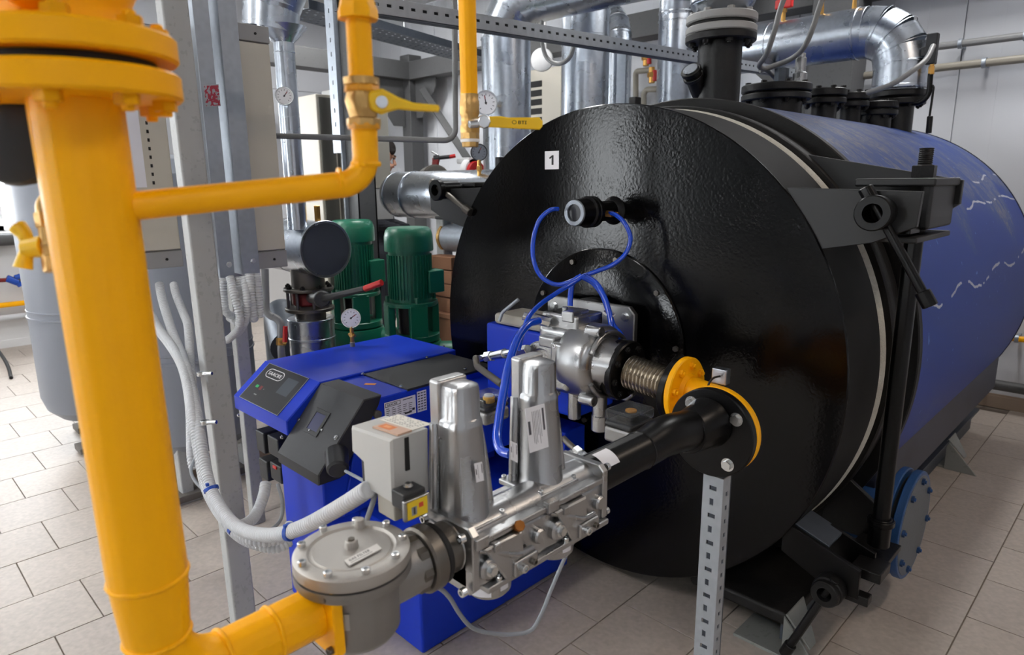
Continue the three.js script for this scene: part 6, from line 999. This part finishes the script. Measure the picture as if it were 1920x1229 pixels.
{ // along the left wall under the window
  const mk = (name, label, y, r, m, x, cat = 'pipe') => { const k = thing(name, label, cat), A = at(20, y, 'x', x); part(k, 'pipe', cyl(v(x, A.y, -3.2), v(x, A.y, 2.4), r, r, 20), m); for (const z of [-2.6, -0.9, 1.2]) part(k, 'bracket', [box2(XL, x, A.y - 0.015, A.y + 0.015, z - 0.01, z + 0.01), ring(v(x, A.y, z - 0.012), v(x, A.y, z + 0.012), r, r + 0.008, 16)], M.galvMatt); };
  mk('heating_pipe', 'dark grey heating pipe just below the left window', 449, 0.06, M.frame, XL + 0.12);
  mk('yellow_wall_pipe', 'thin yellow pipe on the white wall below the left window', 571, 0.026, M.yellow, XL + 0.08);
  mk('white_wall_pipe', 'grey-white pipe lowest on the wall below the left window', 595, 0.028, M.conduit, XL + 0.08);
  const t = thing('wall_tap', 'blue lever tap on a thin red pipe below the left window', 'tap'), z = 0, p = (x, y) => at(x, y, 'x', XL + 0.14);
  part(t, 'pipe', [cyl(p(-40, 528), p(18, 525), 0.02)], M.redDark); part(t, 'tap_body', cyl(p(14, 526), p(60, 520), 0.026), M.steelDark); part(t, 'lever', [cyl(p(12, 522), p(34, 530), 0.035), cyl(p(34, 530), p(40, 536), 0.03), cyl(p(28, 522), p(44, 517), 0.03)], M.tie, 'blue lever'); part(t, 'bracket', box2(XL, XL + 0.14, p(2, 526).y - 0.012, p(2, 526).y + 0.012, p(2, 526).z - 0.01, p(2, 526).z + 0.01), M.galvMatt);
  const c = thing('black_cable', 'black cable end hanging to the floor at the left picture edge', 'cable'); const cp = (x, y, h) => { const q = at(x, y, 'y', h); return q; };
  part(c, 'sheath', sweep([at(-60, 610, 'y', 0.3), at(-20, 640, 'y', 0.22), at(4, 668, 'y', 0.12), at(16, 690, 'y', 0.05), at(20, 706, 'y', 0.012), at(21, 709, 'y', 0.012)], 0.014, 10, true, 0.03), M.rubber);
}
// ---------- hoses and cables at the burner ----------
{
  const H = (name, label, pts, r, m = M.hose, cat = 'hose', seg = 14) => { const t = thing(name, label, cat); part(t, 'tube', sweep(pts.map((q) => dp(...q)), r, seg, true, 0.008), m); return t; };
  H('blue_hose', 'thin blue hose looping left from the sight glass down to the burner', [[1046, 392, 2.32], [1032, 394, 2.3], [1012, 412, 2.3], [1000, 450, 2.3], [1001, 490, 2.3], [1016, 520, 2.3], [1044, 534, 2.3], [1072, 527, 2.3], [1090, 517, 2.3]], 0.0078);
  H('blue_hose', 'thin blue hose curving right from the brass nipple of the sight port', [[1134, 400, 2.39], [1152, 402, 2.34], [1172, 420, 2.3], [1182, 446, 2.3], [1174, 474, 2.3], [1150, 496, 2.3], [1116, 510, 2.3], [1088, 520, 2.3]], 0.0078);
  H('blue_hose', 'blue hose running down left behind the silver throttle', [[1096, 517, 2.29], [1072, 532, 2.27], [1040, 552, 2.22], [1012, 572, 2.16], [992, 594, 2.1], [980, 625, 2.05], [972, 655, 2.0]], 0.008);
  H('blue_hose', 'short blue hose dropping straight behind the throttle top', [[1084, 520, 2.3], [1074, 532, 2.3], [1070, 550, 2.3], [1069, 574, 2.3]], 0.0095);
  H('blue_hose', 'right outer blue hose of the pair going down by the mounting plate', [[1092, 519, 2.28], [1112, 530, 2.28], [1130, 553, 2.26], [1140, 580, 2.24], [1149, 610, 2.22], [1164, 632, 2.2], [1150, 638, 2.2], [1118, 642, 2.2]], 0.0105);
  H('blue_hose', 'right inner blue hose of the pair going down by the mounting plate', [[1098, 518, 2.26], [1118, 532, 2.26], [1134, 560, 2.24], [1141, 584, 2.22], [1146, 612, 2.2], [1146, 634, 2.2], [1116, 636, 2.18]], 0.0095);
  H('blue_hose', 'thick blue hose sweeping in front from the throttle to the right tower foot', [[1010, 602, 1.86], [992, 608, 1.82], [972, 632, 1.76], [955, 680, 1.68], [944, 735, 1.6], [935, 790, 1.52], [932, 826, 1.47], [940, 846, 1.44], [957, 852, 1.42]], 0.0105);
  const tt = thing('cable_tie', 'white cable tie holding the two blue hoses together', 'cable tie'), tc = dp(1142, 588, 2.23); part(tt, 'band', ring(tc.clone().add(v(-0.001, -0.003, 0)), tc.clone().add(v(0.001, 0.003, 0)), 0.019, 0.0215, 20), M.white);
  H('grey_cable', 'grey cable hanging in a long loop under the double valve', [[796, 1098, 1.2], [822, 1103, 1.22], [842, 1120, 1.25], [862, 1152, 1.28], [886, 1178, 1.32], [920, 1188, 1.36], [962, 1190, 1.4], [996, 1182, 1.42], [1016, 1150, 1.43], [1034, 1105, 1.44], [1060, 1045, 1.45], [1084, 1000, 1.46], [1096, 975, 1.47], [1098, 955, 1.48]], 0.0042, M.cableGrey, 'cable');
  H('grey_cable', 'short grey cable from the far bottom cap to the valve end', [[1030, 1031, 1.36], [1052, 1024, 1.38], [1078, 1008, 1.42], [1094, 985, 1.45], [1097, 962, 1.48]], 0.0048, M.cableGrey, 'cable');
  H('grey_cable', 'thin grey cable hanging from the pale grey control box', [[703, 925, 1.2], [700, 940, 1.2], [694, 958, 1.2], [688, 975, 1.22]], 0.005, M.cableGrey, 'cable');
  H('copper_line', 'short dark metal tube with nut ending above the black gas pipe', [[1056, 822, 1.62], [1068, 834, 1.6], [1082, 846, 1.58], [1092, 856, 1.55]], 0.0075, M.steelDark, 'pipe');
  const nut = things[things.length - 1]; part(nut, 'nut', [cyl(dp(1080, 844, 1.57), dp(1090, 853, 1.55), 0.013, 0.013, 6), cyl(dp(1090, 853, 1.55), dp(1100, 862, 1.53), 0.01, 0.014)], M.zinc);
  // grey flexible hoses over the boiler
  H('grey_flex_hose', 'left grey hose sagging over the clad duct above the boiler', [[1476, -20, 3.1], [1462, 20, 3.1], [1452, 58, 3.1], [1438, 100, 3.15], [1424, 122, 3.25], [1440, 133, 3.4], [1458, 150, 3.5]], 0.0125, M.pipeGrey, 'cable');
  H('grey_flex_hose', 'right grey hose sagging over the clad duct above the boiler', [[1548, -20, 3.15], [1536, 14, 3.15], [1524, 52, 3.15], [1508, 88, 3.2], [1484, 110, 3.3], [1450, 124, 3.35], [1424, 132, 3.35]], 0.0125, M.pipeGrey, 'cable');
  H('grey_flex_hose', 'grey hose slanting from the small black switch to the boiler nozzles', [[1750, 86, 3.5], [1736, 112, 3.45], [1712, 132, 3.42], [1676, 156, 3.45], [1646, 168, 3.5], [1626, 174, 3.55]], 0.0135, M.pipeGrey, 'cable');
}
{ // someone standing behind the cabinet, head bent, seen in profile
  const P0 = dp(721, 289, 5.65), hx = P0.x, hy = P0.y - 0.02, hz = P0.z, t = thing('person', 'dark-haired person in dark clothes, head bent, mostly hidden behind the grey-beige cabinet', 'person');
  const fw = v(0.72, 0, -0.69), rt = v(0.69, 0, 0.72), L = (f, u, r) => v(hx, hy, hz).addScaledVector(fw, f).addScaledVector(rt, r).add(v(0, u, 0));
  const field = (res, c, size, bones) => {
    const mc = new MarchingCubes(res, M.cloth, false, false, 60000); mc.isolation = 0;
    for (let k = 0; k < res; k++) for (let j = 0; j < res; j++) for (let i = 0; i < res; i++) {
      const p = v(c.x + (i / res * 2 - 1) * size, c.y + (j / res * 2 - 1) * size, c.z + (k / res * 2 - 1) * size); let s = 0;
      for (const [a, b, ra, rb] of bones) { const ab = b.clone().sub(a), h = Math.max(0, Math.min(1, p.clone().sub(a).dot(ab) / Math.max(1e-9, ab.lengthSq()))); const d = p.distanceTo(a.clone().addScaledVector(ab, h)) - (ra + (rb - ra) * h); s += Math.exp(-d * 45 / (size)); }
      mc.field[i + j * res + k * res * res] = Math.log(Math.max(s, 1e-30)) * size / 45;
    }
    mc.update(); const g = new THREE.BufferGeometry(), n = mc.count; g.setAttribute('position', new THREE.Float32BufferAttribute(Array.from(mc.positionArray.slice(0, n * 3)).map((q, i) => q * size + [c.x, c.y, c.z][i % 3]), 3)); g.setAttribute('normal', new THREE.Float32BufferAttribute(Array.from(mc.normalArray.slice(0, n * 3)), 3)); g.computeVertexNormals(); return boxUV(g);
  };
  const f0 = hy - 1.58, sh = hy - 0.24, U = (f, y, r) => v(hx, 0, hz).addScaledVector(fw, f).addScaledVector(rt, r).setY(y);
  const low = 0, hip = hy - 0.80, bones = [[U(-0.08, sh, 0), U(-0.06, hip, 0), 0.12, 0.13], [U(-0.08, sh, -0.1), U(-0.08, sh, 0.1), 0.085, 0.085], [U(-0.06, hip - 0.02, -0.09), U(-0.04, 0.48, -0.1), 0.095, 0.06], [U(-0.04, 0.48, -0.1), U(-0.08, 0.08, -0.1), 0.06, 0.042], [U(-0.06, hip - 0.02, 0.09), U(-0.02, 0.48, 0.1), 0.095, 0.06], [U(-0.02, 0.48, 0.1), U(-0.06, 0.08, 0.1), 0.06, 0.042], [U(-0.08, 0.045, -0.1), U(0.1, 0.035, -0.12), 0.042, 0.032], [U(-0.06, 0.045, 0.1), U(0.12, 0.035, 0.12), 0.042, 0.032], [U(-0.09, sh - 0.01, -0.17), U(-0.08, sh - 0.3, -0.2), 0.058, 0.045], [U(-0.08, sh - 0.3, -0.2), U(0.14, sh - 0.36, -0.14), 0.045, 0.034], [U(-0.09, sh - 0.01, 0.17), U(-0.08, sh - 0.3, 0.2), 0.058, 0.045], [U(-0.08, sh - 0.3, 0.2), U(0.14, sh - 0.36, 0.14), 0.045, 0.034]];
  const cy = (hy) / 2;
  part(t, 'body', field(88, v(hx, 0.92, hz).addScaledVector(fw, -0.03), 1.0, bones), M.cloth);
  const dn = v(0, -0.5, 0), B = (f, u, r) => L(f * 0.93 + u * 0.25, u * 0.95 - f * 0.3, r);
  const face = part(t, 'head', field(64, v(hx, hy, hz), 0.21, [[B(-0.02, 0.02, 0), B(-0.01, 0.05, 0), 0.085, 0.082], [B(0.03, -0.07, 0), B(0.05, -0.09, 0), 0.045, 0.03], [B(0.085, -0.01, 0), B(0.1, -0.035, 0), 0.012, 0.015], [B(0.08, 0.02, -0.02), B(0.08, 0.02, 0.02), 0.014, 0.014], [B(0.075, -0.06, -0.01), B(0.075, -0.06, 0.01), 0.017, 0.017], [B(-0.04, -0.07, 0), L(-0.06, -0.18, 0), 0.052, 0.055], [B(-0.02, -0.02, -0.075), B(-0.02, 0.01, -0.077), 0.014, 0.016], [B(-0.02, -0.02, 0.075), B(-0.02, 0.01, 0.077), 0.014, 0.016]]), M.skin, 'face in profile');
  part(face, 'hair', field(48, v(hx, hy + 0.02, hz), 0.2, [[B(-0.035, 0.05, 0), B(0.0, 0.07, 0), 0.088, 0.078], [B(-0.07, -0.02, 0), B(-0.06, 0.03, 0), 0.06, 0.08], [B(0.04, 0.075, -0.03), B(0.06, 0.062, 0.03), 0.03, 0.028]]), M.hair);
  part(face, 'lips', cyl(B(0.092, -0.062, -0.014), B(0.092, -0.062, 0.014), 0.006), mat('#8c3d38', 0.5)); part(face, 'eyebrow', cyl(B(0.094, 0.03, 0.012), B(0.086, 0.03, 0.04), 0.005), M.hair);
  for (const s of [-1, 1]) part(face, 'eye', cyl(B(0.083, 0.008, s * 0.03), B(0.088, 0.008, s * 0.031), 0.009), M.rubber);
}
// ---------- each thing's origin at its base; the riser and the post lean a little, as in the photograph ----------
const LEAN = { gas_riser: [v(XT, 1.03, ZR), 0.0125], gas_valve: [v(XT, 1.03, ZR), 0.0125], steel_post: [v(PX, 0, PZ0), 0.008] };
for (const o of things) {
  const b = new THREE.Box3().setFromObject(o); const c = b.getCenter(new V3()); c.y = b.min.y;
  o.position.copy(c); for (const k of o.children) k.position.sub(c);
  if (LEAN[o.name]) { const [p, a] = LEAN[o.name], q = new THREE.Quaternion().setFromAxisAngle(camF.clone().setY(0).normalize(), -a); o.position.sub(p).applyQuaternion(q).add(p); o.quaternion.copy(q); }
}
scene.updateMatrixWorld(true);
renderer.render(scene, camera);
